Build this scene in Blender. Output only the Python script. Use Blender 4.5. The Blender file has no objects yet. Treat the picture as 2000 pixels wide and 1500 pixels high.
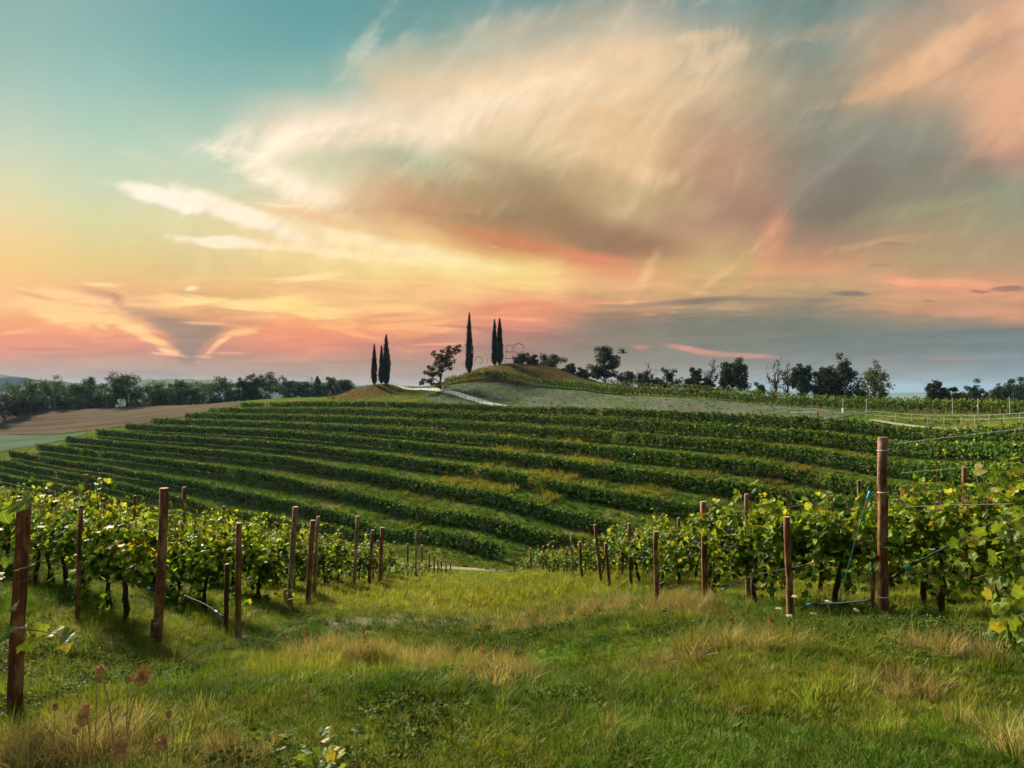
import bpy, math, random, functools
import numpy as np
from mathutils import Vector, Matrix

# ------------------------------------------------------------------ camera, sky, sun, exposure
SC = bpy.context.scene
COL = SC.collection
F = 1333.0            # focal length in photo pixels (24 mm on a 36 mm wide frame)
V0 = 765.0            # photo row of the true horizon
EXPO = 1.45
SUN_AZ = math.radians(-38.0)     # measured from +Y towards +X
SUN_EL = math.radians(30.0)
SUN_POWER = 5.0
SUN_ANGLE = math.radians(9.0)

cam_data = bpy.data.cameras.new('camera')
cam_data.sensor_width = 36.0
cam_data.lens = 24.0
cam_data.shift_y = (V0 - 750.0) / 2000.0
cam_data.clip_start = 0.05
cam_data.clip_end = 60000.0
cam = bpy.data.objects.new('camera', cam_data)
cam.location = (0, 0, 0)
cam.rotation_euler = (math.radians(90), 0, 0)
COL.objects.link(cam)
SC.camera = cam
SC.view_settings.view_transform = 'Standard'
SC.view_settings.look = 'None'
SC.view_settings.gamma = 1.0
SC.view_settings.exposure = EXPO
SC.view_settings.use_curve_mapping = False
SC.cycles.use_denoising = True
SC.cycles.max_bounces = 6
SC.cycles.diffuse_bounces = 3
SC.cycles.transmission_bounces = 4
SC.cycles.glossy_bounces = 2
SC.cycles.transparent_max_bounces = 6
SC.cycles.use_adaptive_sampling = True
SC.cycles.adaptive_threshold = 0.02
SC.cycles.adaptive_min_samples = 14
SC.cycles.use_light_tree = False
SC.cycles.caustics_reflective = False
SC.cycles.caustics_refractive = False

sun_data = bpy.data.lights.new('sun', 'SUN')
sun_data.energy = SUN_POWER
sun_data.angle = SUN_ANGLE
sun_data.color = (1.0, 0.87, 0.66)
sun = bpy.data.objects.new('sun', sun_data)
sdir = Vector((math.sin(SUN_AZ) * math.cos(SUN_EL), math.cos(SUN_AZ) * math.cos(SUN_EL), math.sin(SUN_EL)))
sun.rotation_euler = sdir.to_track_quat('Z', 'Y').to_euler()
sun.location = sdir * 50
COL.objects.link(sun)


def lin(c):
    out = []
    for x in c:
        x = x / 255.0
        out.append(x / 12.92 if x <= 0.04045 else ((x + 0.055) / 1.055) ** 2.4)
    return tuple(out)


class NT:
    """small helper for writing node trees as expressions"""
    def __init__(self, tree):
        self.t = tree
        self.n = tree.nodes
        self.l = tree.links

    def node(self, kind, **props):
        nd = self.n.new(kind)
        for k, v in props.items():
            setattr(nd, k, v)
        return nd

    def put(self, sock, val):
        if val is None:
            return
        if hasattr(val, 'is_output') or isinstance(val, bpy.types.NodeSocket):
            self.l.new(val, sock)
        else:
            sock.default_value = val

    def m(self, op, a, b=None, c=None, clamp=False):
        nd = self.node('ShaderNodeMath', operation=op, use_clamp=clamp)
        self.put(nd.inputs[0], a)
        self.put(nd.inputs[1], b)
        self.put(nd.inputs[2], c)
        return nd.outputs[0]

    def vm(self, op, a, b=None, scale=None):
        nd = self.node('ShaderNodeVectorMath', operation=op)
        self.put(nd.inputs[0], a)
        self.put(nd.inputs[1], b)
        if scale is not None:
            self.put(nd.inputs['Scale'], scale)
        return nd.outputs['Value'] if op in ('LENGTH', 'DOT_PRODUCT', 'DISTANCE') else nd.outputs[0]

    def sep(self, v):
        nd = self.node('ShaderNodeSeparateXYZ')
        self.put(nd.inputs[0], v)
        return nd.outputs

    def comb(self, x, y, z):
        nd = self.node('ShaderNodeCombineXYZ')
        self.put(nd.inputs[0], x)
        self.put(nd.inputs[1], y)
        self.put(nd.inputs[2], z)
        return nd.outputs[0]

    def rng(self, v, a, b, c=0.0, d=1.0, smooth=True):
        nd = self.node('ShaderNodeMapRange', interpolation_type='SMOOTHSTEP' if smooth else 'LINEAR')
        self.put(nd.inputs[0], v)
        for i, x in enumerate((a, b, c, d)):
            self.put(nd.inputs[1 + i], x)
        return nd.outputs[0]

    def noise(self, vec, scale, detail=4.0, rough=0.55, dist=0.0, color=False, dims='3D'):
        nd = self.node('ShaderNodeTexNoise', noise_dimensions=dims)
        self.put(nd.inputs['Vector'], vec)
        nd.inputs['Scale'].default_value = scale
        nd.inputs['Detail'].default_value = detail
        nd.inputs['Roughness'].default_value = rough
        nd.inputs['Distortion'].default_value = dist
        return nd.outputs['Color'] if color else nd.outputs['Fac']

    def mix(self, f, a, b, blend='MIX'):
        nd = self.node('ShaderNodeMix', data_type='RGBA', blend_type=blend)
        self.put(nd.inputs['Factor'], f)
        ia = [s for s in nd.inputs if s.name == 'A' and s.type == 'RGBA'][0]
        ib = [s for s in nd.inputs if s.name == 'B' and s.type == 'RGBA'][0]
        for s, v in ((ia, a), (ib, b)):
            if isinstance(v, tuple):
                s.default_value = (v[0], v[1], v[2], 1.0)
            else:
                self.put(s, v)
        return [s for s in nd.outputs if s.type == 'RGBA'][0]

    def ramp(self, f, stops, interp='LINEAR'):
        nd = self.node('ShaderNodeValToRGB')
        cr = nd.color_ramp
        cr.interpolation = interp
        while len(cr.elements) < len(stops):
            cr.elements.new(0.5)
        for e, (p, c) in zip(cr.elements, stops):
            e.position = p
            e.color = (c[0], c[1], c[2], 1.0)
        self.put(nd.inputs[0], f)
        return nd.outputs[0]


# colour of the evening sky by direction: columns every 200 photo pixels of azimuth, rows of elevation
SKY_ROWS = [
    (0,   [(106,174,174),(98,170,173),(90,164,169),(88,160,162),(104,156,155),(115,152,152),(150,158,148),(128,147,142),(112,136,131),(150,145,130),(205,168,138)]),
    (80,  [(124,181,178),(110,176,175),(100,170,170),(98,165,165),(122,162,156),(190,186,164),(220,198,166),(180,170,146),(130,145,134),(190,163,135),(215,170,140)]),
    (160, [(148,190,180),(133,185,180),(126,180,175),(140,182,170),(230,206,170),(248,220,180),(244,214,172),(208,182,146),(160,151,130),(212,172,138),(222,175,140)]),
    (240, [(174,196,180),(158,195,178),(165,195,175),(246,224,196),(252,231,200),(243,216,176),(234,200,156),(188,160,130),(150,145,125),(150,142,124),(224,174,140)]),
    (300, [(190,200,175),(172,198,175),(182,201,178),(218,210,178),(190,190,156),(210,190,150),(236,198,152),(195,155,125),(140,131,113),(138,132,116),(192,150,128)]),
    (360, [(208,206,166),(190,203,172),(196,205,175),(238,216,180),(196,166,126),(170,146,107),(204,176,131),(184,146,118),(133,122,105),(140,132,112),(142,146,122)]),
    (420, [(222,205,155),(206,205,156),(218,210,163),(238,205,157),(205,157,116),(157,127,90),(190,161,119),(166,130,106),(131,116,97),(155,141,111),(155,150,121)]),
    (480, [(235,200,140),(216,200,140),(222,205,150),(246,220,168),(243,203,140),(210,143,98),(165,126,96),(195,156,116),(170,137,111),(175,151,116),(175,151,119)]),
    (520, [(238,196,126),(223,195,130),(222,195,134),(232,205,143),(250,224,152),(251,214,136),(224,152,112),(206,174,120),(212,155,115),(185,155,116),(181,155,119)]),
    (560, [(240,195,130),(234,190,125),(228,190,120),(235,195,125),(244,204,130),(249,209,135),(238,184,130),(204,166,116),(198,164,120),(216,156,120),(220,156,122)]),
    (600, [(244,196,135),(238,186,130),(234,184,120),(247,205,135),(248,198,130),(238,160,115),(196,148,112),(168,142,109),(146,128,106),(203,155,116),(201,151,117)]),
    (625, [(239,168,110),(244,185,122),(220,160,112),(244,174,114),(246,186,122),(228,150,112),(150,122,100),(125,117,98),(121,118,101),(160,138,112),(190,144,116)]),
    (650, [(234,154,114),(238,165,116),(222,150,112),(238,155,110),(239,163,114),(182,130,106),(135,118,99),(118,115,99),(113,118,106),(112,119,112),(111,118,113)]),
    (680, [(224,145,118),(217,145,118),(205,140,114),(224,145,112),(203,139,112),(160,125,106),(135,120,103),(120,118,103),(115,120,111),(115,122,116),(115,125,121)]),
    (710, [(190,146,131),(181,145,128),(172,139,121),(180,140,120),(175,140,119),(158,130,112),(145,130,113),(138,132,118),(128,128,119),(132,130,126),(128,138,137)]),
    (745, [(166,151,141),(170,150,139),(172,148,133),(170,148,131),(170,145,126),(162,140,121),(155,142,126),(150,145,133),(145,146,139),(145,152,149),(140,150,149)]),
    (768, [(156,160,156),(160,158,151),(165,156,146),(166,154,142),(164,150,136),(158,147,132),(153,147,135),(150,150,142),(146,152,150),(145,158,160),(138,158,163)]),
]
_dark = {0: .86, 80: .89, 160: .93, 240: .97}
SKY_ROWS = [(v, [tuple(int(x * (1 - (1 - _dark.get(v, 1)) * max(0, 1 - k / 6.5))) for x in c) if v in _dark else
                (c[0], int(c[1] * .965), int(c[2] * 1.03)) if 560 <= v <= 680 and k <= 5 else c for k, c in enumerate(cs)]) for v, cs in SKY_ROWS]
# single clouds: photo column and row of the direction, half length, half width, tilt, colour, opacity, raggedness, softness
SKY_CLOUDS = [
    (725, 70, 95, 16, 56, (198,204,186), .5, 2.6, 1.2),
    (1000, 60, 330, 34, 14, (205,190,160), .35, 2.2, .9),
    (1370, 64, 60, 14, 12, (232,200,160), .55, 2.6, 1.1),
    (1240, 110, 330, 40, 6, (243,208,166), .45, 1.8, 1.0),
    (900, 215, 330, 50, 10, (254,230,198), .7, 1.2, 1.0),
    (570, 258, 185, 36, 9, (255,236,212), .9, 1.6, 1.2),
    (500, 300, 85, 34, -48, (250,230,204), .5, 1.8, 1.4),
    (550, 352, 150, 38, -30, (254,236,210), .85, 1.5, 1.3),
    (650, 325, 95, 40, -5, (186,188,152), .6, .8, 1.0),
    (780, 310, 85, 26, -8, (168,172,140), .45, 1.0, 1.0),
    (1180, 230, 70, 22, -20, (238,192,140), .55, 1.2, 1.0),
    (1230, 330, 120, 26, -14, (245,205,158), .6, 1.2, 1.0),
    (930, 300, 85, 22, -22, (168,140,103), .5, 1.6, 1.5),
    (1040, 370, 150, 40, -38, (160,133,96), .6, 1.0, 1.0),
    (850, 395, 150, 24, -10, (208,160,116), .6, 1.2, 1.0),
    (1090, 425, 130, 55, -24, (150,119,83), .65, 1.0, 1.0),
    (1200, 470, 150, 42, -10, (147,110,82), .85, .9, .9),
    (1010, 470, 240, 17, -12, (219,138,97), .75, .8, 1.0),
    (1170, 508, 140, 13, -6, (221,138,107), .8, .8, 1.0),
    (1330, 400, 70, 24, -10, (190,165,120), .5, 1.0, 1.0),
    (900, 515, 190, 26, -8, (255,236,172), .9, .7, 1.0),
    (1010, 545, 150, 30, -4, (253,218,140), .6, .6, 1.0),
    (967, 481, 18, 2.4, -14, (255,222,165), .6, 1.6, .8),
    (330, 388, 105, 20, -14, (255,240,222), 1.0, .9, .55),
    (470, 425, 170, 22, -22, (255,237,212), 1.0, .7, .7),
    (720, 478, 240, 19, -11, (255,230,184), .9, .7, .9),
    (640, 436, 130, 14, -12, (240,196,145), .7, .8, .9),
    (440, 475, 108, 11, -8, (254,235,204), .95, .8, .6),
    (650, 497, 180, 11, -6, (254,228,180), .85, .8, .8),
    (540, 403, 80, 4, -3, (250,225,190), .7, .8, .9),
    (270, 305, 120, 9, -18, (200,204,178), .5, .9, 1.0),
    (605, 545, 65, 7, 8, (252,222,162), .8, 1.3, .8),
    (1870, 85, 260, 34, 26, (232,186,147), .85, .9, .9),
    (1770, 160, 190, 22, 16, (230,182,140), .75, .9, .9),
    (1960, 40, 160, 26, 33, (231,184,148), .7, 1.0, .8),
    (1950, 230, 90, 65, 65, (229,175,141), .8, .8, 1.0),
    (1880, 130, 150, 8, 30, (190,160,138), .6, 1.0, .8),
    (1540, 100, 120, 22, 4, (142,148,134), .4, 1.2, 1.0),
    (1620, 60, 110, 16, 12, (178,158,136), .5, 1.5, 1.0),
    (1720, 290, 220, 75, 18, (133,131,116), .75, .7, 1.0),
    (1650, 375, 130, 60, 38, (124,113,97), .75, .7, 1.0),
    (1850, 340, 140, 32, 12, (146,134,114), .6, .8, 1.0),
    (1480, 420, 95, 42, -35, (160,122,101), .65, .8, 1.0),
    (1800, 400, 180, 22, 12, (160,152,120), .7, .8, 1.0),
    (1515, 478, 50, 52, 15, (226,152,118), .6, 1.5, 1.3),
    (1490, 530, 75, 34, 45, (230,165,122), .55, 1.6, 1.3),
    (1395, 545, 110, 12, 38, (236,188,138), .7, 1.6, 1.2),
    (1255, 540, 60, 15, 58, (247,196,144), .8, 1.0, .9),
    (1300, 515, 120, 18, 2, (200,172,112), .5, .7, 1.0),
    (1700, 480, 150, 10, 8, (206,160,122), .75, 1.2, .9),
    (1735, 483, 36, 4, 5, (158,130,112), .7, 1.0, .8),
    # low bank and the funnel shaped cloud in the west
    (130, 578, 140, 13, -6, (253,208,150), .85, 1.5, .7),
    (150, 612, 130, 24, -10, (253,206,143), .9, 1.3, .7),
    (480, 594, 150, 14, -5, (255,222,152), .9, 1.4, .7),
    (610, 606, 100, 20, -10, (254,212,138), .9, 1.3, .7),
    (330, 585, 60, 9, -6, (252,208,145), .8, 1.5, .7),
    (60, 575, 60, 6, -14, (222,165,118), .7, 1.0, .8),
    (195, 573, 56, 13, -10, (198,140,112), .75, 1.8, 1.0),
    (226, 582, 24, 12, -30, (178,128,104), .7, 1.6, 1.0),
    (200, 556, 45, 6, -4, (252,215,165), .75, 1.5, .7),
    (372, 566, 15, 7, 10, (255,228,182), .9, 1.2, .6),
    (330, 613, 110, 9, -8, (178,138,108), .7, 1.8, 1.0),
    (340, 626, 100, 14, -7, (158,124,104), .95, 1.2, .8),
    (376, 642, 72, 15, -4, (152,121,105), 1.0, .8, .6),
    (374, 658, 54, 14, -2, (150,121,107), 1.0, .6, .6),
    (370, 674, 36, 14, 0, (150,122,109), 1.0, .4, .6),
    (369, 694, 25, 20, 0, (152,126,112), 1.0, .3, .6),
    (272, 650, 105, 9, -26, (255,203,142), .95, .6, .7),
    (330, 686, 24, 5, -20, (255,200,158), .9, .7, .6),
    (315, 690, 34, 2.5, -4, (248,176,142), .9, .8, .7),
    (428, 671, 44, 7, 42, (255,198,142), .95, .6, .7),
    (470, 648, 50, 9, 12, (253,194,135), .95, .8, .7),
    (402, 697, 22, 4, -4, (248,176,142), .9, .8, .7),
    (450, 690, 40, 2.5, -3, (245,170,135), .85, 1.0, .7),
    (410, 630, 60, 4, -4, (252,190,138), .7, 1.6, .7),
    (30, 648, 50, 5, 8, (250,178,130), .8, .9, .8),
    (90, 682, 90, 2.5, -1, (175,128,116), .8, .8, .8),
    (100, 697, 60, 3, -2, (170,130,120), .6, .8, .8),
    (720, 600, 150, 10, 4, (255,205,135), .7, 1.6, .8),
    (650, 640, 130, 7, -16, (252,178,120), .8, 1.4, .8),
    (790, 640, 120, 10, -3, (250,180,125), .7, 1.8, .8),
    (760, 615, 60, 6, 5, (236,150,108), .7, 1.6, .8),
    (860, 660, 80, 9, 12, (196,138,116), .75, 1.0, .8),
    (850, 673, 60, 3, 2, (245,165,130), .8, 1.0, .8),
    (1000, 602, 110, 13, 3, (222,140,108), .8, 1.2, .8),
    (960, 620, 130, 4, -2, (246,170,125), .7, 1.0, .8),
    (1090, 598, 130, 5, 5, (236,158,118), .7, 1.6, .7),
    (680, 678, 60, 2.5, -3, (190,130,112), .7, 1.0, .8),
    (930, 640, 90, 3, -4, (170,122,106), .7, 1.0, .8),
    (1030, 646, 60, 2.5, -3, (226,142,116), .7, 1.0, .8),
    # right hand bank
    (1830, 552, 130, 10, -5, (247,170,132), .85, 1.2, .8),
    (1930, 572, 100, 9, -3, (240,160,128), .8, 1.2, .8),
    (1900, 610, 220, 12, -1, (210,150,118), .7, .8, .8),
    (1660, 573, 46, 5, 2, (128,114,99), .9, .9, .6),
    (1590, 588, 36, 5, 3, (136,122,103), .8, .9, .7),
    (1470, 585, 130, 7, 0, (138,122,102), .6, 1.3, .8),
    (1365, 588, 66, 9, 2, (130,112,96), .9, .9, .7),
    (1250, 594, 90, 5, 4, (150,122,104), .7, 1.0, .8),
    (1430, 600, 90, 7, 2, (190,158,120), .6, 1.2, .8),
    (1965, 567, 36, 6, 2, (146,114,103), .85, 1.0, .6),
    (1910, 571, 24, 3, -6, (146,114,103), .8, 1.0, .6),
    (1815, 586, 14, 3, -3, (150,118,105), .8, 1.0, .6),
    (1720, 523, 26, 3, 3, (160,140,112), .7, 1.0, .6),
    (1500, 640, 420, 24, 0, (117,117,103), .5, .3, 1.0),
    (1360, 683, 66, 6, -8, (218,148,128), .8, .9, .8),
    (1445, 695, 85, 6, -2, (206,142,124), .85, .7, .8),
    (1250, 679, 22, 6, -2, (203,147,122), .8, .8, .8),
    (1860, 700, 75, 7, -2, (164,136,124), .6, .8, .9),
    (1720, 696, 60, 5, 0, (150,134,124), .5, .8, .9),
    (1265, 615, 26, 5, 3, (205,148,118), .7, 1.0, .8),
    (1960, 722, 190, 26, 14, (122,134,134), .35, .2, 1.0),
]

world = bpy.data.worlds.new('World')
SC.world = world
world.use_nodes = True
world.node_tree.nodes.clear()
W = NT(world.node_tree)
wout = W.node('ShaderNodeOutputWorld')
tc = W.node('ShaderNodeTexCoord')
D = tc.outputs['Generated']
dx, dy, dz = W.sep(D)
hl = W.m('SQRT', W.m('MULTIPLY_ADD', dx, dx, W.m('MULTIPLY', dy, dy)))
hl = W.m('MAXIMUM', hl, 0.02)
yy = W.m('MAXIMUM', dy, W.m('MULTIPLY', hl, 0.42))
X0 = W.m('DIVIDE', dx, yy)
Z0 = W.m('DIVIDE', W.m('MAXIMUM', dz, -0.02), yy)
# cloud plane overhead gives the wisps their perspective
den = W.m('ADD', W.m('MAXIMUM', dz, 0.0), 0.16)
PL = W.comb(W.m('DIVIDE', dx, den), W.m('DIVIDE', dy, den), 0.0)
nwarp = W.noise(W.vm('MULTIPLY', PL, (1.0, 0.55, 1.0)), 2.2, 4.0, 0.55, 0.3, color=True, dims='2D')
wx, wy, wz = W.sep(nwarp)
nst = W.noise(W.comb(W.m('MULTIPLY_ADD', wx, 0.06, X0), W.m('MULTIPLY', Z0, 6.5), 0.0), 9.0, 7.0, 0.66, 0.4, dims='2D')
nr = W.comb(W.m('MULTIPLY_ADD', Z0, 0.45, W.m('MULTIPLY', X0, 0.9)), W.m('MULTIPLY_ADD', Z0, 2.1, W.m('MULTIPLY', X0, -0.95)), 0.0)
nfib = W.noise(W.vm('ADD', nr, W.vm('SCALE', nwarp, scale=0.22)), 4.2, 10.0, 0.72, 0.25, dims='2D')
nf2 = W.noise(W.vm('ADD', W.comb(W.m('MULTIPLY_ADD', Z0, 1.0, W.m('MULTIPLY', X0, 0.75)), W.m('MULTIPLY_ADD', Z0, 2.6, W.m('MULTIPLY', X0, -3.6)), 0.0), W.vm('SCALE', nwarp, scale=0.22)), 5.0, 7.0, 0.68, 0.3, dims='2D')
nfib = W.m('MULTIPLY_ADD', nf2, 0.45, W.m('MULTIPLY_ADD', nfib, 0.75, -0.1))
low = W.rng(Z0, 0.10, 0.24)
ntex = W.m('ADD', W.m('MULTIPLY', nfib, low), W.m('MULTIPLY', nst, W.m('SUBTRACT', 1.0, low)))
ntex = W.m('SUBTRACT', ntex, 0.5)
amp = W.m('MULTIPLY', W.rng(Z0, 0.0, 0.35, 0.006, 0.055), W.rng(W.m('MULTIPLY_ADD', Z0, -0.9, X0), -0.85, -0.60, 0.35, 1.0))
X1 = W.m('MULTIPLY_ADD', W.m('SUBTRACT', wx, 0.5), W.m('MULTIPLY', amp, 2.0), X0)
Z1 = W.m('MULTIPLY_ADD', W.m('SUBTRACT', wy, 0.5), amp, Z0)
Z1 = W.m('MULTIPLY_ADD', ntex, W.m('MULTIPLY', amp, 0.7), Z1)
xf = W.m('MULTIPLY_ADD', X1, F / 2000.0, 0.5, clamp=True)


def sky_base(v_lo, v_hi):
    sky = prev = None
    for v, cols in SKY_ROWS[::-1]:
        if not v_lo <= v <= v_hi:
            continue
        r = W.ramp(xf, [(i / 10.0, lin(c)) for i, c in enumerate(cols)], 'EASE')
        z = (V0 - v) / F
        sky = r if sky is None else W.mix(W.rng(Z1, prev, z, smooth=False), sky, r)
        prev = z
    return sky


X2 = W.m('MULTIPLY_ADD', W.m('SUBTRACT', wx, 0.5), W.m('MULTIPLY', amp, 0.9), X0)
Z2 = W.m('MULTIPLY_ADD', W.m('SUBTRACT', wy, 0.5), W.m('MULTIPLY', amp, 0.7), Z0)
Z2 = W.m('MULTIPLY_ADD', ntex, W.m('MULTIPLY', amp, 0.25), Z2)

# one cloud as a node group: an ellipse in direction space with a ragged, soft edge
cg = bpy.data.node_groups.new('single_cloud', 'ShaderNodeTree')
for nm, tp in (('Sky', 'NodeSocketColor'), ('X', 'NodeSocketFloat'), ('Z', 'NodeSocketFloat'), ('N', 'NodeSocketFloat'),
               ('K', 'NodeSocketVector'), ('L', 'NodeSocketVector'), ('P', 'NodeSocketVector'), ('Tint', 'NodeSocketColor')):
    cg.interface.new_socket(nm, in_out='INPUT', socket_type=tp)
cg.interface.new_socket('Sky', in_out='OUTPUT', socket_type='NodeSocketColor')
G = NT(cg)
gi = G.node('NodeGroupInput').outputs
go = G.node('NodeGroupOutput')
k1, k2, k3 = G.sep(gi['K'])
l1, l2, l3 = G.sep(gi['L'])
p_gain, p_soft, p_alpha = G.sep(gi['P'])
g1 = G.m('MULTIPLY_ADD', gi['Z'], k2, G.m('MULTIPLY_ADD', gi['X'], k1, k3))
g2 = G.m('MULTIPLY_ADD', gi['Z'], l2, G.m('MULTIPLY_ADD', gi['X'], l1, l3))
gr = G.m('SQRT', G.m('MULTIPLY_ADD', g2, g2, G.m('MULTIPLY', g1, g1)))
gf = G.rng(G.m('SUBTRACT', G.m('MULTIPLY_ADD', gi['N'], p_gain, 1.0), gr), 0.0, p_soft, 0.0, 1.0)
G.l.new(G.mix(G.m('MULTIPLY', gf, p_alpha), gi['Sky'], gi['Tint']), go.inputs[0])


def cloud_cell(u0, u1, v0, v1):
    """the clouds that reach into one cell of the sky, as a node group"""
    t = bpy.data.node_groups.new('sky_cell', 'ShaderNodeTree')
    for nm, tp in (('Sky', 'NodeSocketColor'), ('X', 'NodeSocketFloat'), ('Z', 'NodeSocketFloat'), ('N', 'NodeSocketFloat')):
        t.interface.new_socket(nm, in_out='INPUT', socket_type=tp)
    t.interface.new_socket('Sky', in_out='OUTPUT', socket_type='NodeSocketColor')
    C = NT(t)
    ii = C.node('NodeGroupInput').outputs
    oo = C.node('NodeGroupOutput')
    cur = ii['Sky']
    for (u, v, a, b, ang, c, alpha, gain, soft) in SKY_CLOUDS:
        ca, sa = math.cos(math.radians(ang)), math.sin(math.radians(ang))
        grow = 1.25 * (1.0 + gain * 0.45)
        ex = grow * math.hypot(a * ca, b * sa) + 0.04 * abs(765 - v) + 12
        ez = grow * math.hypot(a * sa, b * ca) + 0.03 * abs(765 - v) + 8
        if u + ex < u0 or u - ex > u1 or v + ez < v0 or v - ez > v1:
            continue
        a *= 1.25 / F
        b *= 1.25 / F
        cx, cz = (u - 1000.0) / F, (V0 - v) / F
        nd = C.node('ShaderNodeGroup')
        nd.node_tree = cg
        nd.inputs['K'].default_value = (ca / a, sa / a, -(cx * ca + cz * sa) / a)
        nd.inputs['L'].default_value = (-sa / b, ca / b, -(-cx * sa + cz * ca) / b)
        nd.inputs['P'].default_value = (gain * 1.5, soft, alpha)
        nd.inputs['Tint'].default_value = lin(c) + (1.0,)
        C.l.new(cur, nd.inputs['Sky'])
        for q in 'XZN':
            C.l.new(ii[q], nd.inputs[q])
        cur = nd.outputs[0]
    C.l.new(cur, oo.inputs[0])
    return t


cw = W.rng(W.m('MULTIPLY_ADD', Z0, -0.9, X0), -0.85, -0.60, 0.15, 1.0)
fine = W.m('MULTIPLY_ADD', W.m('MULTIPLY', ntex, cw), 0.72 * 2.0 ** -EXPO, 1.005 * 2.0 ** -EXPO)
up = W.rng(Z0, 0.60, 1.7)
fil = W.m('MULTIPLY', W.rng(nf2, .50, .80, 0, W.rng(X0, .1, .35, .11, .05)), W.m('MULTIPLY', W.rng(W.m('MULTIPLY_ADD', Z0, -0.9, X0), -0.72, -0.50), W.rng(Z0, .18, .30)))
fid = W.m('MULTIPLY', W.rng(nf2, .48, .24, 0, .07), W.m('MULTIPLY', W.rng(W.m('MULTIPLY_ADD', Z0, -0.9, X0), -0.60, -0.35), W.rng(Z0, .18, .30)))
upcol = W.mix(W.rng(nfib, .45, .75), lin((96, 140, 152)), lin((168, 162, 150)))
nish = W.node('ShaderNodeTexSky', sky_type='NISHITA')
nish.sun_disc = False
nish.sun_elevation = SUN_EL
nish.sun_rotation = SUN_AZ
nish.air_density = 1.4
nish.dust_density = 3.0
nsk = W.vm('SCALE', nish.outputs[0], scale=0.10)


def background(col, low=False):
    b = W.node('ShaderNodeBackground')
    hs = W.node('ShaderNodeHueSaturation')
    hs.inputs['Saturation'].default_value = 1.06
    if not low:
        col = W.mix(fil, col, lin((255, 236, 212)))
        col = W.mix(fid, col, lin((150, 128, 108)))
    hs.inputs['Value'].default_value = 1.02
    W.l.new(W.mix(up, col, upcol), hs.inputs['Color'])
    col = W.mix(0.04, hs.outputs[0], nsk)
    W.l.new(col, b.inputs[0])
    W.put(b.inputs[1], fine)
    return b.outputs[0]


def mix_shader(f, a, b):
    nd = W.node('ShaderNodeMixShader')
    W.put(nd.inputs[0], f)
    W.l.new(a, nd.inputs[1])
    W.l.new(b, nd.inputs[2])
    return nd.outputs[0]


def cell(u0, u1, v0, v1, sky):
    nd = W.node('ShaderNodeGroup')
    nd.node_tree = cloud_cell(u0, u1, v0, v1)
    for q, s_ in (('Sky', sky), ('X', X2), ('Z', Z2), ('N', ntex)):
        W.l.new(s_, nd.inputs[q])
    return background(nd.outputs[0], v0 >= 545)


def split(edges, v0, v1, sky):
    if len(edges) == 2:
        return cell(edges[0], edges[1], v0, v1, sky)
    mid = len(edges) // 2
    f = W.m('GREATER_THAN', X0, (edges[mid] - 1000.0) / F)
    return mix_shader(f, split(edges[:mid + 1], v0, v1, sky), split(edges[mid:], v0, v1, sky))


sk_u, sk_l = sky_base(0, 600), sky_base(480, 768)


def band(edges, v0, v1, v2, sk):
    return mix_shader(W.m('GREATER_THAN', Z0, (V0 - v1) / F), split(edges, v1, v2, sk), split(edges, v0, v1, sk))


upper = band([-3000, 150, 430, 620, 800, 960, 1130, 1320, 1500, 1700, 5000], -3000, 280, 545, sk_u)
lower = band([-3000, 130, 260, 350, 420, 560, 700, 880, 1100, 1300, 1500, 1720, 5000], 545, 632, 1500, sk_l)
front = mix_shader(W.m('GREATER_THAN', Z0, (V0 - 545) / F), lower, upper)
# behind the camera the sky goes on: blue above, mauve haze low in the east
east = W.ramp(dz, [(0.0, lin((150, 152, 150))), (0.12, lin((176, 152, 142))), (0.3, lin((150, 160, 164))), (0.7, lin((104, 146, 158)))])
east = W.mix(W.rng(nfib, .5, .8, 0, .6), east, lin((190, 170, 150)))
ebg = W.node('ShaderNodeBackground')
W.l.new(east, ebg.inputs[0])
ebg.inputs[1].default_value = 2.0 ** -EXPO
back = W.rng(W.m('DIVIDE', dy, hl), 0.42, -0.25)
W.l.new(mix_shader(back, front, ebg.outputs[0]), wout.inputs[0])
world.cycles.sampling_method = 'MANUAL'
world.cycles.sample_map_resolution = 256

# ------------------------------------------------------------------ helpers
RNG = np.random.default_rng(7)


def srgb(*c):
    return lin(c)


def px(u, v, y):
    """photo pixel at forward distance y -> point"""
    return np.array([(u - 1000.0) / F * y, y, (V0 - v) / F * y])


class Lattice:
    """smooth random field on the plane"""
    def __init__(self, seed, n=256):
        self.g = np.random.default_rng(seed).random((n, n))
        self.n = n

    def __call__(self, x, y):
        x = np.asarray(x, float)
        y = np.asarray(y, float)
        xi = np.floor(x).astype(int)
        yi = np.floor(y).astype(int)
        fx, fy = x - xi, y - yi
        fx = fx * fx * (3 - 2 * fx)
        fy = fy * fy * (3 - 2 * fy)
        n, g = self.n, self.g
        a, b = g[xi % n, yi % n], g[(xi + 1) % n, yi % n]
        c, d = g[xi % n, (yi + 1) % n], g[(xi + 1) % n, (yi + 1) % n]
        return (a * (1 - fx) + b * fx) * (1 - fy) + (c * (1 - fx) + d * fx) * fy


LAT = Lattice(11)


def fbm(x, y, scale=1.0, octaves=4):
    out, amp, tot = 0.0, 1.0, 0.0
    for k in range(octaves):
        out = out + amp * LAT(np.asarray(x) * scale + 17.3 * k, np.asarray(y) * scale + 9.1 * k)
        tot += amp
        amp *= 0.5
        scale *= 2.03
    return out / tot


def smooth(a, b, x):
    t = np.clip((np.asarray(x, float) - a) / (b - a), 0, 1)
    return t * t * (3 - 2 * t)


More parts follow.
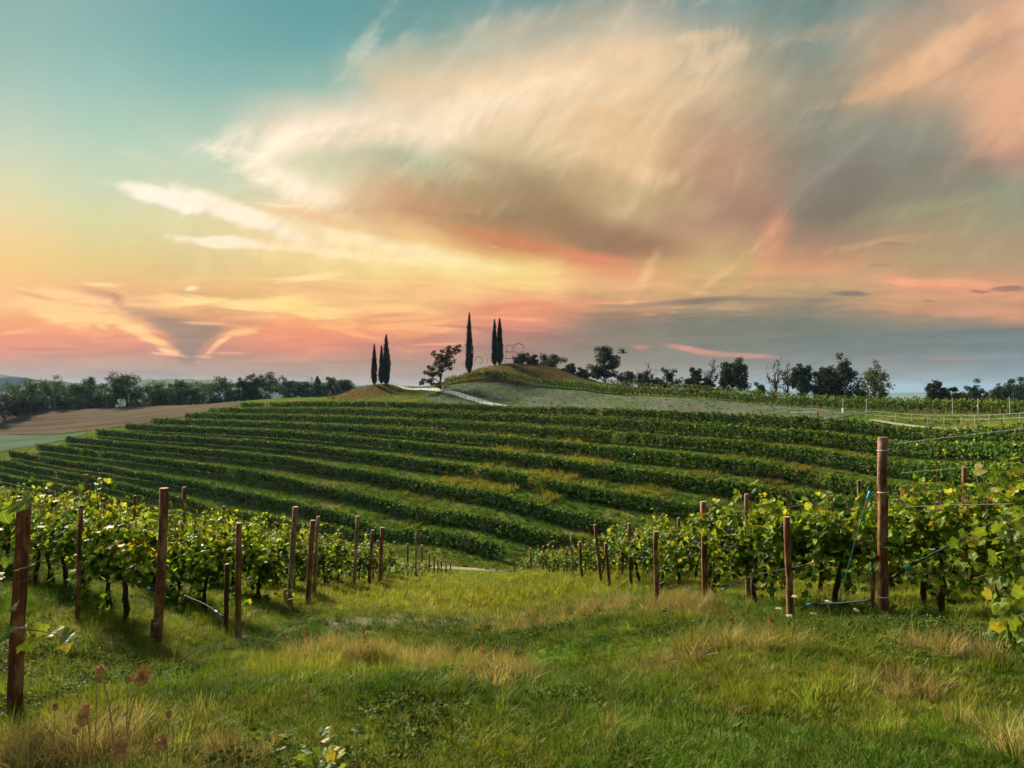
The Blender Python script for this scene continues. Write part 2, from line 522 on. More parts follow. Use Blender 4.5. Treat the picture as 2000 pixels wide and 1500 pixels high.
# ------------------------------------------------------------------ terrain: spur with the camera, valley, terraced hill, plateau
NEAR_Y = np.array([-60, -10, 0, 3, 5, 8, 12, 22, 40, 60, 66, 72])
NEAR_Z = np.array([1.5, -1.2, -1.72, -1.95, -2.25, -2.92, -3.82, -6.2, -10.75, -15.6, -16.9, -17.6])


def near_h(x, y):
    z = np.interp(y, NEAR_Y, NEAR_Z)
    z = z + 0.045 * np.clip(x, -3.5, 9) * smooth(1, 5, y)
    z = z + 0.125 * np.clip(-x - 4.0, 0, 14) * smooth(40, 20, y)
    return z


# hedge top of each hill row: photo column -> (row, forward distance)
ROWS = [
    [(2080, 823, 58), (2000, 821, 64), (1750, 818, 84), (1500, 808, 98), (1300, 800, 111), (1100, 791, 127), (940, 786, 141), (825, 785, 151), (600, 781, 170), (470, 784, 178)],
    [(2080, 868, 53.5), (2000, 858, 59), (1750, 848, 78.6), (1500, 836, 91.8), (1300, 824, 104), (1100, 814, 119.3), (940, 808, 132.5), (825, 802, 142.6), (600, 797, 162.3), (408, 797, 177)],
    [(2080, 918, 48.5), (2000, 903, 54), (1750, 881, 73.2), (1500, 863, 85.6), (1300, 849, 97.2), (1100, 834, 111.6), (940, 825, 124), (825, 819, 134.2), (600, 810, 154.5), (362, 808, 177)],
    [(2080, 970, 44), (2000, 950, 49), (1750, 927, 67.8), (1500, 900, 79.4), (1300, 881, 90.3), (1100, 861, 103.9), (940, 849, 115.5), (825, 838, 125.8), (600, 826, 146.8), (297, 818, 178)],
    [(1750, 975, 62.4), (1500, 945, 73.2), (1300, 922, 83.4), (1100, 896, 96.2), (940, 879, 107), (825, 866, 117.4), (600, 844, 139), (300, 829, 170), (246, 827, 174)],
    [(1600, 1020, 62), (1300, 972, 76.5), (1100, 938, 88.5), (940, 914, 98.5), (825, 896, 109), (600, 866, 131.3), (300, 847, 161), (189, 838, 170)],
    [(1400, 1050, 64), (1100, 992, 80.8), (940, 957, 90), (825, 934, 100.6), (600, 894, 123.5), (300, 867, 153), (130, 853, 166)],
    [(1200, 1062, 68), (1100, 1045, 73.1), (940, 1007, 81.5), (825, 984, 92.2), (600, 935, 115.8), (300, 891, 144.6), (73, 868, 162)],
    [(985, 1068, 71), (940, 1060, 73.5), (825, 1038, 83.8), (600, 980, 108), (300, 921, 136), (20, 880, 158)],
    [(720, 1060, 90), (600, 1028, 100), (300, 958, 128), (67, 915, 147), (-60, 890, 156)],
    [(400, 1020, 112), (300, 990, 120), (100, 940, 133), (0, 922, 141), (-120, 902, 150)],
]
HEDGE = 1.75
ctrl = []
for r in ROWS:
    P3 = np.array([px(u, v, y) for (u, v, y) in r]) - [0, 0, HEDGE]
    for a_, b_ in zip(P3[:-1], P3[1:]):
        n_ = max(1, int(np.linalg.norm(b_ - a_) / 13))
        ctrl += [tuple(a_ + (b_ - a_) * k / n_) for k in range(n_)]
    ctrl.append(tuple(P3[-1]))
for (u, y, z) in [
        (1000, 150, -2.0), (1000, 162, 2.0), (1000, 182, 2.4), (1000, 215, 0.5), (1000, 260, -5),
        (880, 160, -0.7), (880, 176, 1.4), (880, 215, 0.2), (880, 260, -6),
        (745, 168, -1.7), (745, 181, -0.2), (745, 215, -1.5), (745, 260, -6),
        (600, 190, -2.0), (600, 235, -2.8), (600, 270, -6),
        (450, 200, -3.2), (450, 238, -4.2), (450, 270, -7),
        (300, 190, -7.2), (300, 215, -5.7), (300, 240, -4.9), (300, 275, -7),
        (100, 175, -12.3), (100, 195, -9.9), (100, 220, -7.2), (100, 240, -5.5), (100, 275, -7),
        (0, 168, -14.2), (0, 186, -11.8), (0, 205, -9.2), (0, 230, -7.0), (0, 265, -6),
        (-300, 150, -16.5), (-300, 190, -12.5), (-300, 240, -7.5),
        (1150, 140, -2.2), (1150, 150, 1.2), (1150, 175, 1.8), (1150, 220, -1),
        (1300, 118, -3.0), (1300, 132, -0.7), (1300, 160, 0.0), (1300, 200, -2), (1300, 250, -8),
        (1500, 104, -3.4), (1500, 116, -2.3), (1500, 150, -1.7), (1500, 200, -5), (1500, 250, -10),
        (1700, 91, -3.5), (1700, 103, -3.0), (1700, 140, -2.3), (1700, 190, -6), (1700, 250, -12),
        (2000, 72, -3.1), (2000, 80, -3.0), (2000, 88, -3.0), (2000, 130, -2.5), (2000, 190, -6), (2000, 250, -12),
        (2400, 60, -3), (2400, 100, -3), (2400, 180, -6),
        (3000, 30, -12), (2400, 30, -14), (2050, 36, -14.5), (1700, 46, -15), (3000, 60, -4),
        (-300, 60, -14), (-300, 90, -18), (-900, 60, -14), (-900, 120, -17), (0, 80, -17.5), (0, 105, -18.8), (300, 90, -18),
        (600, 78, -18.2), (800, 72, -18.0), (100, 60, -13.5), (1200, 62, -17.3), (1400, 57, -16.6)]:
    ctrl.append(((u - 1000.0) / F * y, y, z))
for yv in (-10, 0, 8, 16, 26, 38, 50, 60):
    for xv in (-30, -20, -12, -6, 0, 6, 13):
        if xv + yv > 58 or (xv < -13 and yv < 12) or (xv > 10 and yv > 40):
            continue
        ctrl.append((xv, yv, float(near_h(xv, yv))))
ctrl = np.array(ctrl)
_keep = np.ones(len(ctrl), bool)
for i in range(len(ctrl)):
    if _keep[i]:
        d2 = np.hypot(*(ctrl[i + 1:, :2] - ctrl[i, :2]).T)
        _keep[i + 1:] &= d2 > 1.2
ctrl = ctrl[_keep]
_S = 60.0


def _phi(d2):
    return 0.5 * d2 * np.log(d2 + 1e-9)


_P = ctrl[:, :2] / _S
_n = len(_P)
_A = np.zeros((_n + 3, _n + 3))
_A[:_n, :_n] = _phi(((_P[:, None] - _P[None]) ** 2).sum(-1)) + 1.5e-2 * np.eye(_n)
_A[:_n, _n] = 1
_A[:_n, _n + 1:] = _P
_A[_n:, :_n] = _A[:_n, _n:].T
_w = np.linalg.solve(_A, np.concatenate([ctrl[:, 2], np.zeros(3)]))


def tps(x, y):
    q = np.stack([np.ravel(x), np.ravel(y)], 1) / _S
    out = np.empty(len(q))
    for i in range(0, len(q), 20000):
        c = q[i:i + 20000]
        d2 = ((c ** 2).sum(1)[:, None] + (_P ** 2).sum(1)[None] - 2 * c @ _P.T).clip(0)
        out[i:i + 20000] = _phi(d2) @ _w[:_n] + _w[_n] + c @ _w[_n + 1:]
    return out.reshape(np.shape(x))


def bump(x, y, cx, cy, ax, ay, h, p=1.0):
    r2 = ((x - cx) / ax) ** 2 + ((y - cy) / ay) ** 2
    return h * np.exp(-r2 ** p)


def H(x, y):
    x = np.asarray(x, float)
    y = np.asarray(y, float)
    r = np.hypot(x, y)
    t = tps(np.clip(x, -260, 260), np.clip(y, -60, 300))
    nr = near_h(x, y)
    wn = smooth(52, 34, y + 0.5 * np.maximum(x, 0)) * smooth(-34, -22, x) * smooth(24, 15, x)
    wn = np.where(y < 0, 1.0, wn)
    z = nr * wn + t * (1 - wn)
    # knoll with the tall cypresses, and the low mound beside the road
    z = z + bump(x, y, 1.5, 178, 17.5, 16, 4.6, 1.5) * (0.9 + 0.22 * fbm(x, y, 0.16, 3))
    z = z + bump(x, y, -37.5, 184, 8.0, 9, 2.2, 1.3)
    # hummocks
    hum = (fbm(x, y, 0.42, 3) - 0.5) * 0.48 + (fbm(x + 40, y, 1.5, 2) - 0.5) * 0.12
    z = z + hum * smooth(70, 45, y) * smooth(1.5, 5, r)
    z = z - 0.26 * np.exp(-((x + 0.8) / 1.9) ** 2) * smooth(6, 12, y) * smooth(64, 50, y)
    # beyond the plateau the land drops to the plain
    far = -38.0 + 10 * (fbm(x, y, 0.004, 3) - 0.5)
    wf = smooth(262, 520, r)
    wf = np.where(y < -20, smooth(60, 260, r), wf)
    return z * (1 - wf) + far * wf


def h1(x, y):
    return float(H(np.array([x]), np.array([y]))[0])


@functools.lru_cache(maxsize=None)
def on_ground(u, v, y0=2.5, y1=320.0):
    """where the line of sight through a photo pixel meets the ground"""
    ys = y0 * (y1 / y0) ** np.linspace(0, 1, 900)
    s = (u - 1000.0) / F
    zs = H(s * ys, ys)
    ray = (V0 - v) / F * ys
    k = np.argmax(ray <= zs)
    y = ys[k]
    r_ = np.array([s * y, y, zs[k]])
    r_.setflags(write=False)
    return r_


# ------------------------------------------------------------------ mesh and object helpers
def make_mesh(name, V, faces, mats=(), cols=None, mat_idx=None, smooth_=False, fcols=None):
    """V (n,3); faces: list of int arrays (m,k); fcols: per-face colours written to a face attribute 'tint'"""
    me = bpy.data.meshes.new(name)
    V = np.asarray(V, np.float32)
    faces = [np.asarray(f, np.int32) for f in (faces if isinstance(faces, list) else [faces]) if len(f)]
    me.vertices.add(len(V))
    me.vertices.foreach_set('co', V.ravel())
    nl = sum(f.size for f in faces)
    nf = sum(len(f) for f in faces)
    me.loops.add(nl)
    me.loops.foreach_set('vertex_index', np.concatenate([f.ravel() for f in faces]))
    me.polygons.add(nf)
    starts, o = [], 0
    for f in faces:
        starts.append(o + np.arange(len(f)) * f.shape[1])
        o += f.size
    me.polygons.foreach_set('loop_start', np.concatenate(starts).astype(np.int32))
    if mat_idx is not None:
        me.polygons.foreach_set('material_index', np.asarray(mat_idx, np.int32))
    me.polygons.foreach_set('use_smooth', np.full(nf, bool(smooth_)))
    for m in mats:
        me.materials.append(m)
    if fcols is not None:
        a = me.attributes.new('tint', 'FLOAT_COLOR', 'FACE')
        c = np.ones((nf, 4), np.float32)
        c[:, :fcols.shape[1]] = fcols
        a.data.foreach_set('color', c.ravel())
    if cols is not None:
        for k, arr in cols.items():
            a = me.attributes.new(k, 'FLOAT', 'POINT')
            a.data.foreach_set('value', np.asarray(arr, np.float32))
    me.update()
    me.validate()
    return me


def add(name, me, parent=None, loc=None, label=None, cat=None, group=None, kind=None, rot=None, scale=None):
    o = bpy.data.objects.new(name, me)
    COL.objects.link(o)
    if parent is not None:
        o.parent = parent
    if loc is not None:
        o.location = [float(c) for c in loc]
    if rot is not None:
        o.rotation_euler = rot
    if scale is not None:
        o.scale = scale if hasattr(scale, '__len__') else (scale,) * 3
    for k, v in (('label', label), ('category', cat), ('group', group), ('kind', kind)):
        if v:
            o[k] = v
    return o


class Geo:
    """collects pieces of one mesh"""
    def __init__(self):
        self.v, self.q, self.t, self.n = [], [], [], 0
        self.cq, self.ct = [], []

    def add(self, V, Q=None, T=None, cq=None, ct=None):
        V = np.asarray(V, float)
        if Q is not None and len(Q):
            self.q.append(np.asarray(Q) + self.n)
            self.cq.append(np.broadcast_to(cq if cq is not None else (1, 1, 1), (len(Q), 3)))
        if T is not None and len(T):
            self.t.append(np.asarray(T) + self.n)
            self.ct.append(np.broadcast_to(ct if ct is not None else (1, 1, 1), (len(T), 3)))
        self.v.append(V)
        self.n += len(V)
        return self

    def tube(self, pts, rad, seg=6, cap=True, col=None):
        pts = np.asarray(pts, float)
        rad = np.broadcast_to(np.asarray(rad, float), (len(pts),))
        tang = np.gradient(pts, axis=0)
        tang /= np.linalg.norm(tang, axis=1)[:, None] + 1e-12
        ref = np.array([0.31, 0.95, 0.05]) if abs(tang[0][2]) > 0.7 else np.array([0, 0, 1.0])
        a = np.linspace(0, 2 * np.pi, seg, endpoint=False)
        V = []
        for p, t, r in zip(pts, tang, rad):
            e1 = np.cross(t, ref)
            e1 /= np.linalg.norm(e1) + 1e-12
            e2 = np.cross(t, e1)
            V.append(p + r * (np.cos(a)[:, None] * e1 + np.sin(a)[:, None] * e2))
        V = np.concatenate(V)
        i = np.arange(seg)
        j = (i + 1) % seg
        Q = np.concatenate([np.stack([k * seg + i, k * seg + j, (k + 1) * seg + j, (k + 1) * seg + i], 1) for k in range(len(pts) - 1)])
        T = None
        if cap:
            n = len(V)
            V = np.concatenate([V, pts[:1], pts[-1:]])
            T = np.concatenate([np.stack([j, i, np.full(seg, n)], 1),
                                np.stack([(len(pts) - 1) * seg + i, (len(pts) - 1) * seg + j, np.full(seg, n + 1)], 1)])
        return self.add(V, Q, T, col, col)

    def mesh(self, name, mats, smooth_=False, tint=False):
        faces = []
        cols = []
        if self.q:
            faces.append(np.concatenate(self.q))
            cols.append(np.concatenate(self.cq))
        if self.t:
            faces.append(np.concatenate(self.t))
            cols.append(np.concatenate(self.ct))
        return make_mesh(name, np.concatenate(self.v), faces, mats, smooth_=smooth_, fcols=np.concatenate(cols) if tint else None)


def material(name):
    m = bpy.data.materials.new(name)
    m.use_nodes = True
    m.node_tree.nodes.clear()
    t = NT(m.node_tree)
    out = t.node('ShaderNodeOutputMaterial')
    return m, t, out


def attr(t, name, typ='GEOMETRY'):
    nd = t.node('ShaderNodeAttribute', attribute_name=name, attribute_type=typ)
    return nd


def principled(t, out, color, rough=0.8, spec=0.3, bump_h=None, bump_s=0.3, bump_d=0.02, metal=0.0):
    p = t.node('ShaderNodeBsdfPrincipled')
    if isinstance(color, tuple):
        p.inputs['Base Color'].default_value = color + (1.0,)
    else:
        t.l.new(color, p.inputs['Base Color'])
    t.put(p.inputs['Roughness'], rough)
    p.inputs['Specular IOR Level'].default_value = spec
    p.inputs['Metallic'].default_value = metal
    if bump_h is not None:
        b = t.node('ShaderNodeBump')
        b.inputs['Strength'].default_value = bump_s
        b.inputs['Distance'].default_value = bump_d
        t.l.new(bump_h, b.inputs['Height'])
        t.l.new(b.outputs[0], p.inputs['Normal'])
    t.l.new(p.outputs[0], out.inputs[0])
    return p


def simple_mat(name, c, rough=0.8, spec=0.3, var=0.25, scale=20.0, metal=0.0, bump_s=0.2):
    m, t, out = material(name)
    co = t.node('ShaderNodeTexCoord').outputs['Object']
    n = t.noise(co, scale, 4.0, 0.6)
    f = t.rng(n, 0.3, 0.7, 1 - var, 1 + var, smooth=False)
    col = t.mix(1.0, c, t.comb(f, f, f), 'MULTIPLY')
    principled(t, out, col, rough, spec, n, bump_s, 0.01, metal)
    return m


def leaf_mat(name, transl=0.35, rough=0.55, attr_type='GEOMETRY', var=0.35, spec=0.05, scale=3.0):
    """leaf: tinted by the 'tint' attribute, lets some light through"""
    m, t, out = material(name)
    a = attr(t, 'tint', attr_type)
    geo = t.node('ShaderNodeNewGeometry')
    n = t.noise(geo.outputs['Position'], scale, 3.0, 0.6)
    f = t.rng(n, 0.3, 0.7, 1 - var, 1 + var, smooth=False)
    col = t.mix(1.0, a.outputs['Color'], t.comb(f, f, f), 'MULTIPLY')
    p = t.node('ShaderNodeBsdfPrincipled')
    t.l.new(col, p.inputs['Base Color'])
    p.inputs['Roughness'].default_value = rough
    p.inputs['Specular IOR Level'].default_value = spec
    tr = t.node('ShaderNodeBsdfTranslucent')
    t.l.new(t.mix(1.0, col, (1.25, 1.15, 0.55), 'MULTIPLY'), tr.inputs[0])
    mx = t.node('ShaderNodeMixShader')
    mx.inputs[0].default_value = transl
    t.l.new(p.outputs[0], mx.inputs[1])
    t.l.new(tr.outputs[0], mx.inputs[2])
    t.l.new(mx.outputs[0], out.inputs[0])
    return m


# ------------------------------------------------------------------ ground sheet
th = np.radians(np.concatenate([np.arange(-42, 42.01, 0.28), np.arange(45, 318, 3.0)]))
rr = [0.0, 0.8]
while rr[-1] < 200:
    rr.append(rr[-1] * 1.024 + 0.01)
while rr[-1] < 6600:
    rr.append(rr[-1] * 1.07)
rr = np.array(rr[1:])
nt, nr_ = len(th), len(rr)
gx = np.sin(th)[None] * rr[:, None]
gy = np.cos(th)[None] * rr[:, None]
gz = H(gx, gy)
GV = np.stack([gx, gy, gz], -1).reshape(-1, 3)
i, j = np.meshgrid(np.arange(nr_ - 1), np.arange(nt), indexing='ij')
jn = (j + 1) % nt
GQ = np.stack([i * nt + j, (i + 1) * nt + j, (i + 1) * nt + jn, i * nt + jn], -1).reshape(-1, 4)
GT = np.stack([np.arange(nt), (np.arange(nt) + 1) % nt, np.full(nt, len(GV))], 1)
GV = np.concatenate([GV, [[0, 0, h1(0, 0)]]])

gm, t, out = material('ground_turf')
P_ = t.node('ShaderNodeNewGeometry').outputs['Position']
n1 = t.noise(P_, 0.16, 5.0, 0.6)
n2 = t.noise(P_, 1.3, 5.0, 0.65)
n3 = t.noise(P_, 9.0, 4.0, 0.7)
green = t.mix(n2, srgb(48, 72, 20), srgb(76, 96, 32))
dry = t.mix(n3, srgb(84, 84, 42), srgb(112, 100, 58))
gcol = t.mix(t.rng(t.m('MULTIPLY_ADD', n3, 0.35, t.m('ADD', n1, t.m('MULTIPLY', n2, 0.5))), 0.86, 1.08), green, dry)
soil = t.mix(n3, srgb(84, 80, 66), srgb(110, 104, 88))
bare = attr(t, 'bare').outputs['Fac']
gcol = t.mix(t.rng(t.m('ADD', bare, t.m('MULTIPLY', t.m('SUBTRACT', n3, 0.5), 0.8)), 0.35, 0.65), gcol, soil)
knoll = attr(t, 'knoll').outputs['Fac']
kcol = t.mix(t.rng(n2, 0.35, 0.65), srgb(70, 66, 34), srgb(96, 78, 50))
gcol = t.mix(t.rng(t.m('ADD', knoll, t.m('MULTIPLY', t.m('SUBTRACT', n2, 0.5), 0.5)), 0.3, 0.7), gcol, kcol)
principled(t, out, gcol, 1.0, 0.0, n3, 0.5, 0.05)
_x, _y = GV[:, 0], GV[:, 1]
knoll_w = np.exp(-(((_x - 1.5) / 24) ** 2 + ((_y - 178) / 22) ** 2) ** 2) + np.exp(-(((_x + 37) / 13) ** 2 + ((_y - 184) / 14) ** 2) ** 2)
# clayey soil showing under the vine rows of the hill and in wheel tracks of the aisle
bare_w = 0.30 * smooth(0.50, 0.66, fbm(_x, _y, 0.10, 3)) * smooth(66, 74, _y + 0.6 * _x) * smooth(190, 150, _y)
bare_w = bare_w + 0.42 * smooth(.56, .68, fbm(_x + 3, _y, 0.7, 3)) * smooth(2, 3, _y) * smooth(14, 9, _y)
bare_w = bare_w + 0.5 * smooth(0.53, 0.62, fbm(_x * 0.7 + 60, _y * 0.45, 0.75, 3)) * smooth(9, 12, _y) * smooth(28, 20, _y) * smooth(-4.6, -3.2, _x) * smooth(3.6, 2.4, _x)
ground = add('ground', make_mesh('ground', GV, [GQ, GT], [gm], cols={'knoll': knoll_w, 'bare': np.clip(bare_w, 0, 1)}, smooth_=True), kind='structure',
             label='grassy vineyard hillside and the land around it', cat=None)


def sheet(name, outline_uv, mat, lift, label, ycells=50, ucells=140, feather=0.02):
    """a patch of another surface: photo columns with its near and far forward distance"""
    us = np.linspace(outline_uv[0][0], outline_uv[-1][0], ucells)
    cu = [o[0] for o in outline_uv]
    y0 = np.interp(us, cu, [o[1] for o in outline_uv])
    y1 = np.interp(us, cu, [o[2] for o in outline_uv])
    k = np.linspace(0, 1, ycells)
    wob = (fbm(us * 0.02, us * 0 + 3.3, 1.0, 3) - 0.5) * feather
    Y = y0[:, None] * (1 + wob[:, None]) * (1 - k) + y1[:, None] * (1 - wob[:, None]) * k
    X = (us[:, None] - 1000) / F * Y
    Z = H(X, Y) + lift
    V = np.stack([X, Y, Z], -1).reshape(-1, 3)
    a, b = np.meshgrid(np.arange(ucells - 1), np.arange(ycells - 1), indexing='ij')
    Q = np.stack([a * ycells + b, (a + 1) * ycells + b, (a + 1) * ycells + b + 1, a * ycells + b + 1], -1).reshape(-1, 4)
    return add(name, make_mesh(name, V, Q, [mat], smooth_=True), kind='structure', label=label)


def field_mat(name, c1, c2, c3, s1=0.25, s2=3.0, stretch=(1, 1, 1)):
    m, t, out = material(name)
    P_ = t.vm('MULTIPLY', t.node('ShaderNodeNewGeometry').outputs['Position'], stretch)
    a = t.noise(P_, s1, 4.0, 0.6)
    b = t.noise(P_, s2, 5.0, 0.7)
    c = t.mix(t.rng(a, 0.35, 0.65), c1, c2)
    c = t.mix(t.rng(b, 0.5, 0.75), c, c3)
    principled(t, out, c, 1.0, 0.0, b, 0.5, 0.08)
    return m


stubble = sheet('stubble_field', [(-420, 205, 262), (0, 186, 222), (60, 184, 232), (100, 181, 240), (200, 181, 242), (330, 182, 243), (400, 184, 226), (465, 183, 200)],
                field_mat('stubble', srgb(92, 82, 70), srgb(74, 66, 56), srgb(112, 99, 83), 0.25, 0.9, (0.07, 1.3, 1)), 0.10,
                'mown brown stubble field below the tree line', 50, 120)
meadow = sheet('meadow', [(-420, 150, 204.5), (0, 166, 185.5), (100, 170, 180.5), (165, 174, 180)],
               field_mat('meadow_grass', srgb(88, 102, 88), srgb(76, 92, 76), srgb(104, 114, 96), 0.08, 0.6, (0.3, 2.0, 1)), 0.09,
               'pale green meadow strip beside the stubble field', 20, 60)
gravel = sheet('gravel_field', [(835, 158, 171), (880, 151, 167), (950, 145, 162), (1050, 136, 156), (1150, 128, 147), (1300, 115.5, 130), (1500, 101.5, 115), (1600, 95.5, 108), (1660, 96, 103), (1700, 97.5, 99)],
               field_mat('gravelly_soil', srgb(86, 90, 78), srgb(68, 82, 52), srgb(114, 112, 102), 0.12, 0.9, (1, 1, 1)), 0.07,
               'stony grey green fallow field above the top vine row', 40, 120)
road_mat = field_mat('white_gravel', srgb(186, 184, 174), srgb(170, 168, 156), srgb(198, 196, 188), 0.2, 4.0)


def strip(name, pts, width, mat, lift, label, n=160):
    """a road along points (x, y)"""
    pts = np.asarray(pts, float)
    d = np.concatenate([[0], np.cumsum(np.linalg.norm(np.diff(pts, axis=0), axis=1))])
    s = np.linspace(0, d[-1], n)
    c = np.stack([np.interp(s, d, pts[:, k]) for k in (0, 1)], 1)
    for _ in range(6):
        c[1:-1] = (c[:-2] + 2 * c[1:-1] + c[2:]) / 4
    tg = np.gradient(c, axis=0)
    tg /= np.linalg.norm(tg, axis=1)[:, None]
    nn = np.stack([-tg[:, 1], tg[:, 0]], 1)
    m = 7
    o = np.linspace(-0.5, 0.5, m) * width
    XY = c[:, None] + nn[:, None] * o[None, :, None]
    Z = H(XY[..., 0], XY[..., 1]) + lift
    V = np.concatenate([XY, Z[..., None]], -1).reshape(-1, 3)
    a, b = np.meshgrid(np.arange(n - 1), np.arange(m - 1), indexing='ij')
    Q = np.stack([a * m + b, (a + 1) * m + b, (a + 1) * m + b + 1, a * m + b + 1], -1).reshape(-1, 4)
    return add(name, make_mesh(name, V, Q, [mat], smooth_=True), kind='structure', label=label), c


ROAD = [px(u, 0, y)[:2] for u, y in ((700, 196), (760, 187), (800, 178), (845, 168), (900, 157), (950, 148.5), (985, 143.5))]
ROAD2 = [px(u, 0, y)[:2] for u, y in ((1700, 90.6), (1740, 87.6), (1800, 83.2), (1880, 77.4), (1950, 72.0), (2050, 64.2), (2200, 55))]
road, road_c = strip('gravel_road', ROAD, 1.7, road_mat, 0.16, 'white gravel farm road curving down past the knoll')
strip('gravel_road', ROAD2, 0.75, field_mat('grey_gravel', srgb(142, 140, 128), srgb(122, 122, 104), srgb(156, 154, 144), 0.3, 3.0), 0.16, 'white gravel farm road behind the fence at the right')
track, _ = strip('valley_track', [(-22, 73), (-9, 68.5), (-5, 67), (0, 66.2), (4, 65)], 2.4,
                 field_mat('track_dust', srgb(136, 128, 112), srgb(112, 112, 84), srgb(152, 146, 130), 0.4, 3.0), 0.06, 'pale dirt track along the valley floor')

# ------------------------------------------------------------------ plant building blocks
def unit(a):
    return a / (np.linalg.norm(a, axis=-1, keepdims=True) + 1e-12)


def frames(normal, tip):
    """rotation matrices with local z = normal, local y = tip"""
    n = unit(normal)
    t = tip - (tip * n).sum(-1, keepdims=True) * n
    t = unit(t)
    s = np.cross(t, n)
    return np.stack([s, t, n], -1)


def stamp(tmpl, faces, pos, R, scale):
    """copies of a small template: returns V, F"""
    k = len(tmpl)
    V = np.einsum('nij,kj->nki', R, tmpl) * np.asarray(scale).reshape(-1, 1, 1) + pos[:, None]
    Fc = faces[None] + (np.arange(len(pos)) * k)[:, None, None]
    return V.reshape(-1, 3), Fc.reshape(-1, faces.shape[1])


QUAD = np.array([[-.5, -.5, 0], [.5, -.5, 0], [.42, .55, .06], [-.42, .5, -.05]])
QUADF = np.array([[0, 1, 2, 3]])
# lobed vine leaf, tip along +y, stalk at the origin
LOBE = np.array([[0, 0, 0], [.30, -.16, .02], [.52, .10, .07], [.40, .34, .03], [.46, .62, .09], [.20, .66, .02], [0, 1.0, -.06],
                 [-.20, .66, .02], [-.46, .62, .09], [-.40, .34, .03], [-.52, .10, .07], [-.30, -.16, .02]])
LOBE = np.concatenate([LOBE, [[0, .38, -.05]]])
LOBEF = np.array([[12, a, (a + 1) % 12] for a in range(12)])
LEAFLET = np.array([[0, 0, 0], [.34, .22, .05], [.26, .62, .04], [0, 1.0, -.05], [-.26, .62, .04], [-.34, .22, .05]])
LEAFLETF = np.array([[0, 1, 2], [0, 2, 3], [0, 3, 4], [0, 4, 5]])


def tints(rng, n, base, spread=0.25, alt=None, alt_p=0.0):
    base = np.asarray(base)
    c = base[None] * (1 + spread * rng.standard_normal((n, 1))).clip(.35, 2.2) * (1 + 0.12 * rng.standard_normal((n, 3)))
    if alt is not None:
        pick = rng.random(n) < alt_p
        alts = np.asarray(alt)
        c[pick] = alts[rng.integers(0, len(alts), pick.sum())] * (1 + .2 * rng.standard_normal((pick.sum(), 1)))
    return c.clip(0.004, 0.6)


VINE_GREEN = (0.0465, 0.0975, 0.0112)
VINE_PALE = [(0.20, 0.27, 0.022), (0.27, 0.30, 0.030), (0.14, 0.23, 0.018)]
VINE_FALL = [(0.44, 0.34, 0.04), (0.38, 0.22, 0.03), (0.26, 0.14, 0.03), (0.48, 0.42, 0.05)]
M_VINE = leaf_mat('vine_leaf', 0.45, 0.5, var=0.25, scale=8.0, spec=0.12)
M_HEDGE = leaf_mat('hill_vine_leaf', 0.30, 0.6, var=0.35, scale=0.9)
M_TREE = leaf_mat('tree_leaf', 0.25, 0.6, var=0.3, scale=0.8)
M_CYP = leaf_mat('cypress_leaf', 0.10, 0.7, var=0.3, scale=1.2)
M_BARK = simple_mat('bark', srgb(62, 48, 36), 0.9, 0.1, 0.4, 14.0)
M_VBARK = simple_mat('vine_bark', srgb(58, 42, 32), 0.95, 0.1, 0.45, 30.0, bump_s=0.8)
M_CANE = simple_mat('vine_cane', srgb(108, 72, 40), 0.8, 0.2, 0.3, 30.0)


def wood_mat(name, c1, c2, c3):
    m, t, out = material(name)
    co = t.node('ShaderNodeTexCoord').outputs['Object']
    oi = t.node('ShaderNodeObjectInfo')
    co = t.vm('ADD', co, t.vm('SCALE', t.comb(1, 1, 1), scale=t.m('MULTIPLY', oi.outputs['Random'], 37.0)))
    g = t.noise(t.vm('MULTIPLY', co, (55, 55, 2.2)), 1.0, 4.0, 0.6, 0.3)
    b = t.noise(t.vm('MULTIPLY', co, (9, 9, 4)), 1.0, 4.0, 0.6)
    k = t.noise(t.vm('MULTIPLY', co, (14, 14, 20)), 1.0, 2.0, 0.5)
    c = t.mix(t.rng(g, 0.35, 0.65), c1, c2)
    c = t.mix(t.rng(b, 0.46, 0.62), c, c3)
    st = t.noise(t.vm('MULTIPLY', co, (20, 20, 1.1)), 1.0, 3.0, 0.6)
    c = t.mix(t.rng(st, 0.55, 0.70, 0, .75), c, srgb(52, 32, 22))
    c = t.mix(t.rng(k, 0.68, 0.74), c, srgb(40, 26, 18))
    principled(t, out, c, 0.75, 0.25, g, 0.5, 0.006)
    return m


M_POST = wood_mat('post_wood', srgb(116, 66, 42), srgb(70, 37, 24), srgb(134, 98, 72))
M_POST_GREY = wood_mat('weathered_post_wood', srgb(132, 98, 76), srgb(92, 66, 50), srgb(150, 124, 100))
M_POST_TOP = simple_mat('post_end_grain', srgb(176, 136, 104), 0.9, 0.1, 0.3, 60)
M_WIRE = simple_mat('galvanised_wire', srgb(92, 94, 90), 0.7, 0.2, 0.2, 40)
M_TIE = simple_mat('white_tie', srgb(205, 200, 190), 0.5, 0.4, 0.1, 40)
M_GTIE = simple_mat('green_tie', srgb(38, 86, 70), 0.5, 0.4, 0.1, 40)
M_HOSE = simple_mat('black_hose', srgb(38, 44, 50), 0.7, 0.15, 0.2, 30, bump_s=0.0)
M_BLUE = simple_mat('blue_plastic', srgb(40, 150, 190), 0.4, 0.5, 0.1, 30)

# ------------------------------------------------------------------ the terraced hill: one long trellised row per terrace
ORD = ['topmost', 'second', 'third', 'fourth', 'fifth', 'sixth', 'seventh', 'eighth', 'ninth', 'tenth', 'eleventh', 'twelfth']


